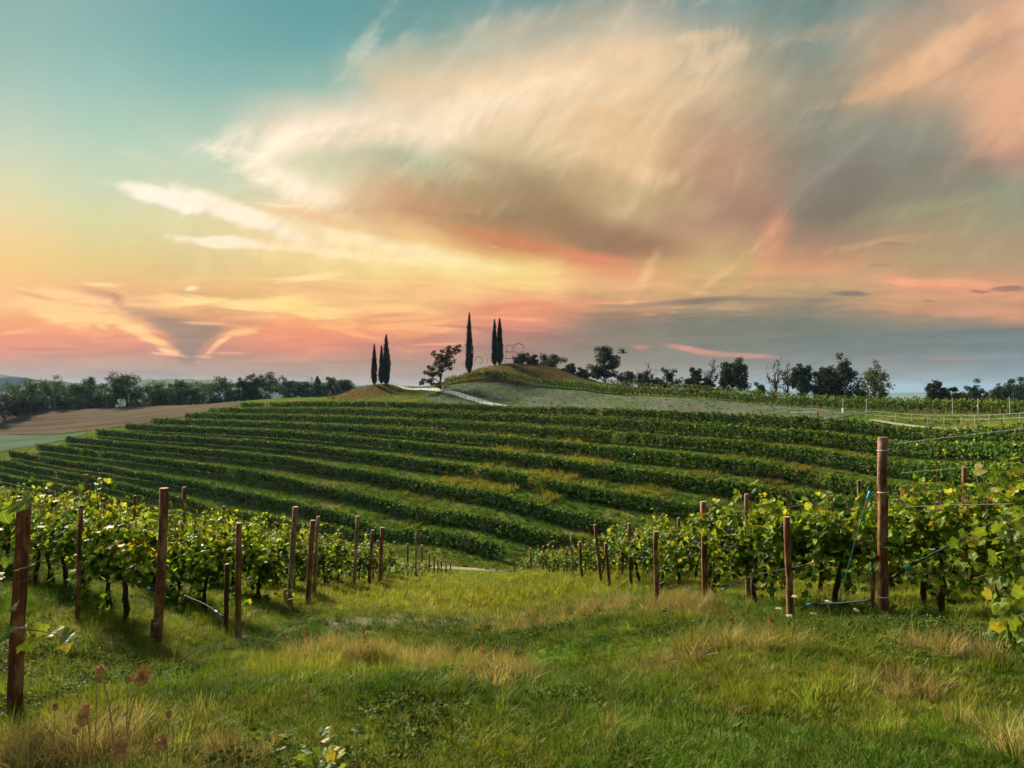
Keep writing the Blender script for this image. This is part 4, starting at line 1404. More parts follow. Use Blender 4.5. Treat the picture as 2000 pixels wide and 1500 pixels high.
# ------------------------------------------------------------------ near vines
def vine_foliage(seed, ncane=34, length=1.35, rise=1.3, droop=.55, pale=.55, fall=.02, step=.046, thick=.42, hang=(.9, 1.9)):
    """leaves set along canes that rise from the cordon, arch over and trail"""
    rng = np.random.default_rng(seed)
    ex, nrm, cid = [], [], []
    for c in range(ncane):
        a0 = rng.uniform(-length / 2, length / 2)
        L = rng.uniform(.55, 1.0) * rise
        trail = rng.random() < droop
        if trail:
            L *= 1.25
        sd = rng.choice([-1, 1])
        out = rng.uniform(.25, 1.0) * thick * sd
        m = int(L / step)
        t = np.sort(rng.random(m))
        hook = rng.uniform(*hang) if trail else rng.uniform(.0, .45)
        zz = .80 + L * (t * (1.05 if not trail else 1.35) - hook * t * t)
        xx = a0 + rng.uniform(-.38, .38) * t + .05 * np.sin(t * 9 + c)
        yy_ = out * (t ** .8) * (1.25 if trail else .8)
        p = np.stack([xx, yy_, zz], 1) + unit(rng.standard_normal((m, 3))) * (.03 + .05 * rng.random((m, 1)))
        ex.append(p)
        nrm.append(np.stack([.35 * rng.standard_normal(m), sd * (.5 + .6 * rng.random(m)), np.full(m, .65)], 1))
        cid.append(np.full(m, c))
    pos, nrm, cid = np.concatenate(ex), np.concatenate(nrm), np.concatenate(cid)
    ok = pos[:, 2] > .16
    pos, nrm, cid = pos[ok], nrm[ok], cid[ok]
    n = len(pos)
    R = frames(nrm + .5 * rng.standard_normal((n, 3)), np.array([0, 0, -1.0]) + .5 * rng.standard_normal((n, 3)))
    V, T = stamp(LOBE, LOBEF, pos, R, 0.100 * (0.5 + 0.75 * rng.random(n)))
    # leaves of one cane yellow together
    cp = rng.random(ncane)[cid]
    col = tints(rng, n, VINE_GREEN, 0.30)
    pk = rng.random(n) < pale * (0.35 + 1.3 * cp) * (0.55 + 0.8 * smooth(.6, 1.6, pos[:, 2]))  # more pale leaves towards the top: sunlit vine tops put into leaf colour
    col[pk] = np.array(VINE_PALE)[rng.integers(0, 3, pk.sum())] * (1 + .2 * rng.standard_normal((pk.sum(), 1)))
    fk = rng.random(n) < fall * (0.15 + 4.0 * (cp > .8))
    col[fk] = np.array(VINE_FALL)[rng.integers(0, 4, fk.sum())] * (1 + .2 * rng.standard_normal((fk.sum(), 1)))
    return make_mesh('foliage', V, T, [M_VINE], fcols=np.repeat(col.clip(.006, .55), 12, 0))


def vine_trunk(seed):
    rng = np.random.default_rng(seed)
    g = Geo()
    n = 7
    s = np.linspace(0, 1, n)
    w = np.cumsum(rng.uniform(-.035, .035, (n, 2)), 0)
    g.tube(np.stack([w[:, 0], w[:, 1], -.1 + s * .98], 1), .042 - .018 * s + rng.uniform(-.006, .006, n), 7)
    for d in (-1, 1):
        t = np.linspace(0, 1, 5)
        g.tube(np.stack([w[-1, 0] + d * .6 * t, w[-1, 1] + rng.uniform(-.03, .03, 5), .86 + .05 * np.sin(t * 3)], 1), .026 - .012 * t, 5)
    return g.mesh('trunk', [M_VBARK], True)


def vine_canes(seed):
    rng = np.random.default_rng(seed)
    g = Geo()
    for c in range(7):
        a0 = rng.uniform(-.55, .55)
        t = np.linspace(0, 1, 5)
        d = rng.uniform(-.3, .3, 2)
        g.tube(np.stack([a0 + d[0] * t, d[1] * t * .6, .86 + (1.0 + .25 * rng.random()) * t], 1), .007 - .004 * t, 3, False)
    return g.mesh('cane', [M_CANE], True)


FOL = {'lush': [vine_foliage(500 + k, droop=.6) for k in range(6)],
       'low': [vine_foliage(580 + k, ncane=46, droop=.76, pale=.55, hang=(1.2, 2.3)) for k in range(6)],
       'gold': [vine_foliage(520 + k, pale=.65, fall=.06) for k in range(4)],
       'thin': [vine_foliage(540 + k, ncane=10, rise=.95) for k in range(3)]}
TRK = [vine_trunk(560 + k) for k in range(5)]
CAN = [vine_canes(570 + k) for k in range(4)]
ROWDIR = np.array([-1.0, 1.0]) / math.sqrt(2)
ROWANG = math.atan2(ROWDIR[1], ROWDIR[0])
ONUM = ['first', 'second', 'third', 'fourth', 'fifth', 'sixth', 'seventh', 'eighth', 'ninth', 'tenth', 'eleventh', 'twelfth', 'thirteenth', 'fourteenth',
        'fifteenth', 'sixteenth', 'seventeenth', 'eighteenth', 'nineteenth', 'twentieth', 'twenty-first', 'twenty-second', 'twenty-third', 'twenty-fourth', 'twenty-fifth']
vrng = random.Random(3)
n_vines = 0


def plant_vine(x, y, kind, label, group, hs=1.0):
    global n_vines
    root = add('grape_vine', None, None, (x, y, h1(x, y)), label, 'grape vine', group, rot=(0, 0, ROWANG + (math.pi if vrng.random() < .5 else 0)))
    root.scale = (1, 1, hs)
    add('trunk', vrng.choice(TRK), root)
    add('cane', vrng.choice(CAN), root)
    f = add('foliage', vrng.choice(FOL[kind]), root, kind='stuff')
    n_vines += 1
    return root


row_lines = []
# left block: rows run up and away to the left from the aisle
q = 4.0
k = 1
while q < 46:
    x0 = -4.75 if q < 14 else -4.9
    ymax = min(4.3 * q, 25.0) if q < 12 else (q - x0 + 7.0 if q < 22 else q - x0 + 5.0)
    s, step = 0.6, 1.15 if q < 20 else 1.3
    cnt = 0
    while True:
        x, y = x0 - s * 0.7071, q - x0 + s * 0.7071
        if y > ymax or x / y < -0.86:
            break
        if q < 24:
            kind = 'gold' if (fbm(x, y, .25, 2) > .60 and y < 22) else 'low' if x / y > -.62 else 'lush'
            if q >= 17 and vrng.random() < .35:
                kind = 'thin'
            plant_vine(x + vrng.uniform(-.08, .08), y + vrng.uniform(-.08, .08), kind, 'leafy grape vine, %s from the aisle in the %s trellis row on its left' % (ONUM[cnt], ONUM[k]),
                       'vines in the %s row left' % ONUM[k], vrng.uniform(.82, .95) if q < 17 else vrng.uniform(.68, .82))
            cnt += 1
        elif cnt < 2 and vrng.random() < .5:
            plant_vine(x, y, 'thin', 'small thin grape vine, %s from the aisle in the %s wire row on its left' % (ONUM[cnt], ONUM[k]), 'small vines in the far left rows', .62)
            cnt += 1
        s += step
    row_lines.append((x0, q - x0, x, y, 'left', k))
    q += 2.4
    k += 1
# right block: the same rows go on across the aisle, down and towards the right edge
q = 13.4
k = 1
while q < 60:
    x0 = 3.2 if q < 18 else 2.9 if q < 34 else max(0.6, 2.9 - (q - 34) * .08)
    s, step, cnt = 0.5, 1.15 if q < 24 else 1.3, 0
    while True:
        x, y = x0 + s * 0.7071, q - x0 - s * 0.7071
        if x / y > 0.84 or y < 5 or s > 13:
            break
        kind = 'gold' if fbm(x + 9, y, .3, 2) > .50 else 'lush'
        if q > 30 and vrng.random() < .3:
            kind = 'thin'
        plant_vine(x + vrng.uniform(-.08, .08), y + vrng.uniform(-.08, .08), kind, 'leafy grape vine, %s from the aisle in the %s trellis row on its right' % (ONUM[min(cnt, 24)], ONUM[k]),
                   'vines in the %s row right' % ONUM[k], vrng.uniform(.80, .92) if q < 24 else vrng.uniform(.66, .8))
        cnt += 1
        s += step
    row_lines.append((x0, q - x0, x, y, 'right', k))
    q += 2.4 if q < 30 else 3.0
    k += 1
print('vines', n_vines)

# trellis wires: two per near row
for (xa, ya, xb, yb, side, k) in row_lines:
    if k > 9:
        continue
    za, zb = h1(xa, ya), h1(xb, yb)
    n = 14
    tt = np.linspace(0, 1, n)
    X, Y = xa + (xb - xa) * tt, ya + (yb - ya) * tt
    Z = H(X, Y)
    for hgt, nm in ((.86, 'lower'), (1.38, 'upper')):
        pts = np.stack([X, Y, Z + hgt - .03 * np.sin(tt * np.pi * 4) ** 2], 1)
        g = Geo().tube(pts - pts[0], 0.0026, 4, False)
        add('trellis_wire', g.mesh('trellis_wire', [M_WIRE]), None, pts[0], '%s trellis wire of the %s vine row %s of the aisle' % (nm, ONUM[k], side), 'wire', 'trellis wires')


def cable(name, P, r, mat, label, cat, parts=(), n=24):
    P = np.asarray(P, float)
    d = np.concatenate([[0], np.cumsum(np.linalg.norm(np.diff(P, axis=0), axis=1))])
    s = np.linspace(0, d[-1], n)
    c = np.stack([np.interp(s, d, P[:, k]) for k in range(3)], 1)
    for _ in range(3):
        c[1:-1] = (c[:-2] + 2 * c[1:-1] + c[2:]) / 4
    o = add(name, Geo().tube(c - c[0], r, 7).mesh(name, [mat], True), None, c[0], label, cat)
    for (f, L, rr_, m, nm) in parts:
        i0 = min(n - 2, int(f * (n - 1)))
        dirv = unit(c[i0 + 1] - c[i0])
        a = c[i0] - c[0]
        add(nm, Geo().tube([a - dirv * L / 2, a - dirv * L * .3, a + dirv * L * .3, a + dirv * L / 2], [rr_ * .8, rr_, rr_, rr_ * .8], 9).mesh(nm, [m], True), o)
    return o


p2, p45 = post_at[322][1], post_at[45][1]
pr = post_at[1726][1]
cable('drip_hose', [px(310, 1157, p2[1] - .07), px(290, 1147, p2[1] + .15), px(195, 1118, 9.8), px(60, 1094, 12.6), px(-80, 1072, 16)], 0.011, M_HOSE,
      'dark irrigation hose sloping to the stout left post, blue end joint', 'hose', [(.03, .10, .018, M_BLUE, 'joint'), (.055, .06, .02, M_HOSE, 'sleeve')], 40)
cable('drip_hose', [px(60, 1063, 12.9), px(160, 1082, 11.5), px(235, 1095, 10.5)], 0.011, M_HOSE, 'upper dark hose behind the thick left edge post', 'hose')
cable('drip_hose', [px(360, 1163, 9.6), px(400, 1180, 9.3), px(424, 1196, 9.1), px(436, 1205, 9.0)], 0.010, M_HOSE, 'short hose dropping to the thinner left post, blue joint', 'hose', [(.86, .08, .017, M_BLUE, 'joint')])
cable('drip_hose', [px(1741, 1131, pr[1] - .05), px(1780, 1103, pr[1] - .25), px(1860, 1062, pr[1] - .7), px(1945, 1017, pr[1] - 1.1), px(2050, 970, pr[1] - 1.6)], 0.011, M_HOSE,
      'dark hose rising to the right from the tallest right post, blue joint', 'hose', [(.14, .09, .019, M_BLUE, 'joint'), (.18, .05, .021, M_HOSE, 'sleeve')], 40)
cable('drip_hose', [px(1388, 1165, 11.8), px(1425, 1145, 11.4), px(1460, 1127, 11.0), px(1530, 1112, 10.4), px(1600, 1098, 9.9), px(1690, 1068, 9.2)], 0.010, M_HOSE,
      'dark hose crossing behind the right posts with a small blue joint', 'hose', [(.13, .09, .017, M_BLUE, 'joint')], 36)
cable('drip_hose', [px(1560, 1195, 9.0), px(1576, 1180, 8.9), px(1640, 1178, 8.4), px(1700, 1172, 7.9)], 0.011, M_HOSE,
      'hose lying low between umbel flowers and the tallest right post', 'hose', [(.2, .09, .018, M_BLUE, 'joint')], 30)
cable('guy_strap', [px(1697, 968, 8.2), px(1672, 1050, 8.3), px(1659, 1100, 8.4), px(1630, 1205, 8.6)], 0.007, M_GTIE, 'thin green guy line slanting left of the tallest right post', 'line', [(.01, .10, .02, M_BLUE, 'tensioner')])
cable('trellis_wire', [px(1734, 869, pr[1]), px(1800, 860, pr[1] - .5), px(1900, 849, pr[1] - 1.1), px(2050, 830, pr[1] - 1.9)], 0.0045, M_WIRE, 'top wire leaving the tallest right post towards the right edge', 'wire')
cable('trellis_wire', [px(1734, 927, pr[1]), px(1790, 921, pr[1] - .4), px(1900, 912, pr[1] - 1.1)], 0.004, M_WIRE, 'second wire from the tallest right post', 'wire')
cable('trellis_wire', [px(1734, 992, pr[1]), px(1860, 986, pr[1] - .8), px(1990, 984, pr[1] - 1.6)], 0.004, M_WIRE, 'third wire from the tallest right post into the right edge vine', 'wire')
for k_, (va, vb) in enumerate(((1068, 1076), (1080, 1090), (1092, 1099), (1100, 1107))):
    cable('trellis_wire', [px(748, va, 23), px(800, (va + vb) / 2 + 2, 28), px(872, vb + 8, 45)], 0.006, M_WIRE, '%s pale wire strung past the wire only posts beside the aisle' % ONUM[k_], 'wire')

# short log lying against the log post
lb = on_ground(1290, 1160)
add('short_log', Geo().tube([[0, 0, .16], [.17, -.02, .21], [.36, -.04, .28]], [.042, .042, .040], 9).mesh('short_log', [M_POST], True), None, lb + [0, -.12, -.06],
    'short pinkish log propped at the foot of a right hand post', 'log')


# ------------------------------------------------------------------ the two vines close to the lens: every leaf a piece of its own
def big_leaf_mesh(seed):
    rng = np.random.default_rng(seed)
    out = []
    ctl = [(0, 0), (.12, -.10), (.34, -.17), (.50, .02), (.44, .20), (.56, .38), (.50, .60), (.34, .58), (.24, .76), (0, 1.02)]
    half = []
    for a in range(len(ctl) - 1):
        (x0, y0), (x1, y1) = ctl[a], ctl[a + 1]
        half += [(x0, y0), ((x0 + x1) / 2 + rng.uniform(-.025, .025), (y0 + y1) / 2 + rng.uniform(-.025, .025))]
    half.append(ctl[-1])
    outl = half + [(-x * rng.uniform(.92, 1.05), y) for x, y in half[1:-1]][::-1]
    outl = np.array(outl)
    mid = np.array([[0, .38]])
    P2 = np.concatenate([outl, mid * 1.0, outl * .5 + mid * .5])
    z = .10 * np.abs(P2[:, 0]) - .14 * (P2[:, 1] - .3) ** 2 + .04 * np.sin(P2[:, 0] * 9 + seed) * np.cos(P2[:, 1] * 7)
    V = np.concatenate([P2, z[:, None]], 1)
    n = len(outl)
    a = np.arange(n)
    b = (a + 1) % n
    T = np.stack([np.full(n, n), n + 1 + a, n + 1 + b], 1)
    Q = np.stack([n + 1 + a, a, b, n + 1 + b], 1)
    return V, Q, T


def near_leaf_mat(name, c1, c2):
    m, t, out = material(name)
    oi = t.node('ShaderNodeObjectInfo')
    co = t.node('ShaderNodeTexCoord').outputs['Object']
    n = t.noise(co, 5.0, 4.0, 0.6)
    col = t.mix(t.m('MULTIPLY_ADD', n, .5, t.m('MULTIPLY', oi.outputs['Random'], .6)), c1, c2)
    # veins
    X_, Y_, Z_ = t.sep(co)
    v = t.m('MINIMUM', t.m('ABSOLUTE', X_), t.m('ABSOLUTE', t.m('SUBTRACT', t.m('FRACT', t.m('MULTIPLY', t.m('SUBTRACT', Y_, t.m('MULTIPLY', t.m('ABSOLUTE', X_), .7)), 4.5)), .5)))
    col = t.mix(t.rng(v, .0, .06, .45, 0), col, (0.34, 0.36, 0.12))
    p = t.node('ShaderNodeBsdfPrincipled')
    t.l.new(col, p.inputs['Base Color'])
    p.inputs['Roughness'].default_value = .5
    p.inputs['Specular IOR Level'].default_value = .3
    bp = t.node('ShaderNodeBump')
    bp.inputs['Strength'].default_value = .4
    bp.inputs['Distance'].default_value = .02
    t.l.new(v, bp.inputs['Height'])
    t.l.new(bp.outputs[0], p.inputs['Normal'])
    tr = t.node('ShaderNodeBsdfTranslucent')
    t.l.new(t.mix(1.0, col, (1.25, 1.15, .5), 'MULTIPLY'), tr.inputs[0])
    mx = t.node('ShaderNodeMixShader')
    mx.inputs[0].default_value = .42
    t.l.new(p.outputs[0], mx.inputs[1])
    t.l.new(tr.outputs[0], mx.inputs[2])
    t.l.new(mx.outputs[0], out.inputs[0])
    return m


M_NEAR = near_leaf_mat('near_vine_leaf', (0.055, 0.115, 0.014), (0.16, 0.22, 0.025))
M_NEARY = near_leaf_mat('near_yellow_vine_leaf', (0.24, 0.24, 0.04), (0.38, 0.32, 0.05))
BIGLEAF = []
for k in range(5):
    V, Q, T = big_leaf_mesh(600 + k)
    BIGLEAF.append(make_mesh('leaf', V, [Q, T], [M_NEAR], smooth_=True))
V, Q, T = big_leaf_mesh(610)
BIGLEAF_Y = [make_mesh('leaf', V, [Q, T], [M_NEARY], smooth_=True)]


def near_vine(base, canes, label, leaf_size, seed, per=11):
    """canes: lists of points (u, v, y)"""
    rng = np.random.default_rng(seed)
    root = add('grape_vine', None, None, base, label, 'grape vine')
    base = np.asarray(base)
    for c in canes:
        P = np.array([px(*q_) for q_ in c]) - base
        d = np.concatenate([[0], np.cumsum(np.linalg.norm(np.diff(P, axis=0), axis=1))])
        s = np.linspace(0, d[-1], 14)
        cc = np.stack([np.interp(s, d, P[:, k]) for k in range(3)], 1)
        for _ in range(3):
            cc[1:-1] = (cc[:-2] + 2 * cc[1:-1] + cc[2:]) / 4
        add('cane', Geo().tube(cc, np.linspace(.007, .003, 14), 5).mesh('cane', [M_CANE], True), root)
        for k in range(per):
            f = (k + rng.random()) / per
            p = np.array([np.interp(f * d[-1], d, P[:, i_]) for i_ in range(3)]) + rng.standard_normal(3) * [.09, .09, .09]
            nrm = rng.standard_normal(3) * .55 + [-.25, -.75, .55]
            Rm = frames(nrm[None], (np.array([0, 0, -1.0]) + .6 * rng.standard_normal(3))[None])[0]
            o = add('leaf', (BIGLEAF_Y[0] if rng.random() < .06 else BIGLEAF[rng.integers(0, 5)]), root)
            sc_ = leaf_size * rng.uniform(.6, 1.15)
            M4 = Matrix([list(Rm[r] * sc_) + [float(p[r])] for r in range(3)] + [[0, 0, 0, 1]])
            o.matrix_local = M4
    return root


bl = on_ground(-25, 1380)
near_vine(bl, [[(-60, 1150, 4.6), (10, 1060, 4.6), (55, 1000, 4.6), (90, 975, 4.6)],
               [(-80, 1010, 4.8), (-20, 1000, 4.9), (30, 990, 5.0)],
               [(-60, 1215, 4.5), (0, 1225, 4.4), (60, 1228, 4.3), (135, 1244, 4.2)],
               [(-70, 1080, 4.5), (-20, 1110, 4.5), (10, 1130, 4.5)],
               [(-60, 1330, 4.6), (-20, 1340, 4.6), (0, 1370, 4.6)]],
          'vine hanging in at the left edge around the thick post, large single leaves', .115, 71, per=13)
brt = on_ground(2060, 1190)
near_vine(brt, [[(2080, 1080, 5.2), (1990, 1060, 5.2), (1930, 1050, 5.3), (1875, 1062, 5.4)],
                [(2080, 1000, 5.2), (2000, 985, 5.3), (1955, 970, 5.4), (1925, 940, 5.5)],
                [(2080, 930, 5.2), (2010, 920, 5.2), (1985, 930, 5.3)],
                [(2070, 1130, 5.1), (1990, 1110, 5.1), (1935, 1120, 5.1), (1900, 1130, 5.2)],
                [(2070, 1030, 5.0), (2010, 1030, 5.0), (1965, 1020, 5.1)],
                [(2070, 1200, 4.9), (2000, 1190, 4.9), (1955, 1215, 4.9)],
                [(2070, 1150, 4.9), (2010, 1080, 5.0), (1990, 1000, 5.1)],
                [(2070, 1240, 4.8), (2010, 1225, 4.8), (1975, 1245, 4.8)]],
          'vine leaning in at the right edge with large pale single leaves', .092, 72, per=30)

# ------------------------------------------------------------------ grass
def tuft_mesh(name, blades, h, spread, width, mat, seed, droop=0.35, seeds=0):
    rng = np.random.default_rng(seed)
    V, Q, T = [], [], []
    o = 0
    for b in range(blades):
        a = rng.random() * 2 * np.pi
        r = spread * math.sqrt(rng.random())
        p = np.array([r * math.cos(a), r * math.sin(a), -0.02])
        a2 = a + rng.uniform(-1.2, 1.2)
        L = h * rng.uniform(.45, 1.1)
        out = droop * rng.uniform(.2, 1.3)
        d = np.array([math.cos(a2), math.sin(a2), 0])
        sd = np.array([-d[1], d[0], 0]) * width * rng.uniform(.7, 1.3)
        for t, wd in ((0, 1.0), (.5, .8), (.85, .45)):
            c = p + d * L * out * t * t + np.array([0, 0, L * (t - .25 * out * t * t)])
            V += [c - sd * wd, c + sd * wd]
        V.append(p + d * L * out + np.array([0, 0, L * (1 - .25 * out)]))
        Q += [[o, o + 1, o + 3, o + 2], [o + 2, o + 3, o + 5, o + 4]]
        T += [[o + 4, o + 5, o + 6]]
        o += 7
    return make_mesh(name, V, [np.array(Q), np.array(T)], [mat])


def weed_mesh(name, n, size, spread, mat, seed):
    """low broad leaved weeds, clover and the like"""
    rng = np.random.default_rng(seed)
    a = rng.random(n) * 2 * np.pi
    r = spread * np.sqrt(rng.random(n))
    pos = np.stack([r * np.cos(a), r * np.sin(a), rng.uniform(.01, .07, n)], 1)
    R = frames(rng.standard_normal((n, 3)) * .5 + [0, 0, 1], np.stack([np.cos(a), np.sin(a), .2 + 0 * a], 1) + .5 * rng.standard_normal((n, 3)))
    V, T = stamp(LEAFLET, LEAFLETF, pos, R, size * (.6 + .8 * rng.random(n)))
    return make_mesh(name, V, T, [mat])


M_GRASS = leaf_mat('grass_blade', 0.30, 0.6, 'INSTANCER', 0.25, 0.05, 2.0)
TUFTS = [tuft_mesh('tuft', 26, .10, .07, .0034, M_GRASS, 1, .5), tuft_mesh('tuft', 26, .10, .08, .0036, M_GRASS, 2, .8), tuft_mesh('tuft', 22, .10, .06, .0038, M_GRASS, 3, 1.1)]
TALL = [tuft_mesh('tall_tuft', 30, .42, .10, .0036, M_GRASS, 4, .35), tuft_mesh('tall_tuft', 26, .42, .12, .0034, M_GRASS, 5, .6), tuft_mesh('tall_tuft', 34, .42, .09, .0032, M_GRASS, 6, .9)]
COARSE = [tuft_mesh('coarse_tuft', 18, .5, .22, .016, M_GRASS, 7, .35), tuft_mesh('coarse_tuft', 18, .5, .26, .018, M_GRASS, 8, .6)]
WEED = [weed_mesh('weed', 40, .020, .09, M_GRASS, 9), weed_mesh('weed', 34, .026, .10, M_GRASS, 10)]


def scatter(name, pos, scl, tint, meshes, label, seed=0, tilt=0.15):
    rng = np.random.default_rng(seed)
    n = len(pos)
    me = bpy.data.meshes.new(name)
    me.vertices.add(n)
    me.vertices.foreach_set('co', np.asarray(pos, np.float32).ravel())
    a = me.attributes.new('scl', 'FLOAT', 'POINT')
    a.data.foreach_set('value', np.asarray(scl, np.float32))
    rot = np.stack([rng.normal(0, tilt, n), rng.normal(0, tilt, n), rng.random(n) * 6.283], 1)
    a = me.attributes.new('rot', 'FLOAT_VECTOR', 'POINT')
    a.data.foreach_set('vector', rot.astype(np.float32).ravel())
    a = me.attributes.new('tint', 'FLOAT_COLOR', 'POINT')
    c = np.ones((n, 4), np.float32)
    c[:, :3] = tint
    a.data.foreach_set('color', c.ravel())
    a = me.attributes.new('pick', 'INT', 'POINT')
    a.data.foreach_set('value', rng.integers(0, len(meshes), n).astype(np.int32))
    o = add(name, me, None, None, label, None, kind='stuff')
    src = bpy.data.collections.new(name + '_pieces')
    for k, m in enumerate(meshes):
        src.objects.link(bpy.data.objects.new('%s_%d' % (name, k), m))
    ng = bpy.data.node_groups.new(name, 'GeometryNodeTree')
    ng.interface.new_socket('Geometry', in_out='INPUT', socket_type='NodeSocketGeometry')
    ng.interface.new_socket('Geometry', in_out='OUTPUT', socket_type='NodeSocketGeometry')
    N, L = ng.nodes, ng.links
    gi_, go_ = N.new('NodeGroupInput'), N.new('NodeGroupOutput')
    iop = N.new('GeometryNodeInstanceOnPoints')
    ci = N.new('GeometryNodeCollectionInfo')
    ci.inputs['Collection'].default_value = src
    ci.inputs['Separate Children'].default_value = True
    ci.inputs['Reset Children'].default_value = True
    iop.inputs['Pick Instance'].default_value = True

    def named(nm, tp):
        nd = N.new('GeometryNodeInputNamedAttribute')
        nd.data_type = tp
        nd.inputs['Name'].default_value = nm
        return nd.outputs['Attribute']
    L.new(gi_.outputs[0], iop.inputs['Points'])
    L.new(ci.outputs[0], iop.inputs['Instance'])
    L.new(named('pick', 'INT'), iop.inputs['Instance Index'])
    L.new(named('scl', 'FLOAT'), iop.inputs['Scale'])
    e2r = N.new('FunctionNodeEulerToRotation')
    L.new(named('rot', 'FLOAT_VECTOR'), e2r.inputs[0])
    L.new(e2r.outputs[0], iop.inputs['Rotation'])
    L.new(iop.outputs[0], go_.inputs[0])
    md = o.modifiers.new('scatter', 'NODES')
    md.node_group = ng
    return o


def patch(x, y, u, v, ru, rv):
    """weight of a patch of turf given by its place in the photo"""
    c = on_ground(u, v)
    e = on_ground(u, v + rv)
    d = on_ground(u, v - rv)
    ry = max(abs(d[1] - e[1]) / 2, .2)
    rx = ru / F * c[1]
    return np.exp(-(((x - c[0]) / rx) ** 2 + ((y - c[1]) / ry) ** 2))


def turf_points(n, y0, y1, smax=0.86, rng=None, power=1.0):
    y = (y0 ** (1 - power) + rng.random(n) * (y1 ** (1 - power) - y0 ** (1 - power))) ** (1 / (1 - power)) if power != 1 else y0 * (y1 / y0) ** rng.random(n)
    x = rng.uniform(-smax, smax, n) * y
    return x, y


C_GREEN = np.array([0.0634, 0.1274, 0.0136])
C_DEEP = np.array([0.033, 0.0805, 0.0111])
C_YEL = np.array([0.23, 0.2535, 0.0306])
C_DRY = np.array([0.288, 0.232, 0.104])
C_OLIVE = np.array([0.1244, 0.1562, 0.0225])


def turf_colour(x, y, rng):
    n = len(x)
    a = fbm(x, y, 0.55, 4)
    b = fbm(x + 31, y - 12, 1.7, 3)
    c = fbm(x - 50, y + 8, 0.23, 3)
    col = C_GREEN * np.ones((n, 1))
    w = smooth(.44, .60, a + .4 * (b - .5))[:, None]
    col = col * (1 - w) + C_OLIVE * w
    w = smooth(.50, .36, c + .35 * (b - .5))[:, None] * .9
    col = col * (1 - w) + C_DEEP * w
    yel = 0
    for (u, v, ru, rv, s) in ((950, 1130, 210, 24, 1.5), (760, 1170, 150, 22, 1.2), (1040, 1165, 170, 20, 1.0), (880, 1195, 150, 16, 1.1), (1500, 1160, 140, 20, .9), (1800, 1170, 160, 34, 1.1),
                              (210, 1230, 100, 26, .9), (640, 1290, 130, 26, .9), (830, 1310, 160, 22, .8), (430, 1225, 60, 20, .8), (1560, 1265, 200, 22, .7), (1600, 1340, 90, 22, .7),
                              (90, 1430, 160, 60, .8), (1480, 1370, 80, 30, .5), (1800, 1400, 120, 40, .35), (1000, 1440, 220, 40, .3), (1900, 1180, 90, 40, .8), (1960, 1440, 60, 50, 1.0)):
        yel = yel + s * patch(x, y, u, v, ru, rv)
    w = np.clip(yel * (0.55 + .9 * b), 0, 1)[:, None]
    col = col * (1 - w) + C_YEL * w
    dry = 0
    for (u, v, ru, rv, s) in ((1120, 1200, 110, 14, 1.0), (1010, 1215, 70, 12, .7), (1330, 1183, 42, 12, 1.3), (700, 1280, 90, 9, .7), (930, 1320, 80, 8, .6), (1480, 1260, 60, 10, .6), (1740, 1270, 50, 10, .6),
                              (1860, 1275, 40, 12, .7), (1320, 1290, 70, 8, .5), (1770, 1350, 60, 14, .6), (150, 1490, 130, 24, .8), (480, 1490, 120, 20, .6), (1970, 1480, 50, 24, .7), (1250, 1310, 60, 14, .5)):
        dry = dry + s * patch(x, y, u, v, ru, rv)
    w = np.clip(1.3 * dry * smooth(.42, .66, b) + .55 * (rng.random(n) < .10), 0, 1)[:, None]
    col = col * (1 - w) + C_DRY * w
    deep = 0
    for (u, v, ru, rv, s) in ((700, 1225, 190, 16, .8), (1000, 1255, 200, 14, .8), (1760, 1235, 120, 12, .9), (1950, 1270, 80, 30, .9), (760, 1360, 160, 22, .6), (350, 1360, 140, 24, .5), (1380, 1230, 120, 14, .6)):
        deep = deep + s * patch(x, y, u, v, ru, rv)
    w = np.clip(deep, 0, .9)[:, None]
    col = col * (1 - w) + C_DEEP * w
    col = col * (1 + .22 * rng.standard_normal((n, 1))).clip(.5, 1.8) * (1 + .07 * rng.standard_normal((n, 3)))
    return col.clip(.008, .5), np.clip(dry, 0, 1), np.clip(yel, 0, 1)


rg = np.random.default_rng(77)
# short turf all over the near slope
x, y = turf_points(70000, 2.4, 34, rng=rg)
keep = (x + y < 60)
x, y = x[keep], y[keep]
bare_p = 0.45 * smooth(.56, .68, fbm(x + 3, y, 0.7, 3)) * smooth(14, 9, y) + 0.35 * smooth(0.53, 0.62, fbm(x * 0.7 + 60, y * 0.45, 0.75, 3)) * smooth(9, 12, y) * smooth(28, 20, y) * smooth(-4.6, -3.2, x) * smooth(3.6, 2.4, x)
keep = rg.random(len(x)) > bare_p
x, y = x[keep], y[keep]
col, dry, yel = turf_colour(x, y, rg)
scl = (0.40 + .42 * rg.random(len(x))) * (0.55 + .9 * fbm(x, y, .9, 3)) * (1 + .4 * yel) * np.clip(.85 + y / 22, 1, 2.4)
scatter('turf_grass', np.stack([x, y, H(x, y)], 1), scl, col, TUFTS, 'short green turf covering the near slope and the aisle', 1)
# coarse turf further down the aisle and under the vines
x, y = turf_points(15000, 16, 68, .84, rg)
keep = (x + y < 64) & (x > -26)
x, y = x[keep], y[keep]
col, dry, yel = turf_colour(x, y, rg)
scatter('aisle_grass', np.stack([x, y, H(x, y)], 1), (.20 + .30 * rg.random(len(x))) * (1 + .3 * yel), col, COARSE, 'longer grass further down the aisle and below the vines', 2)
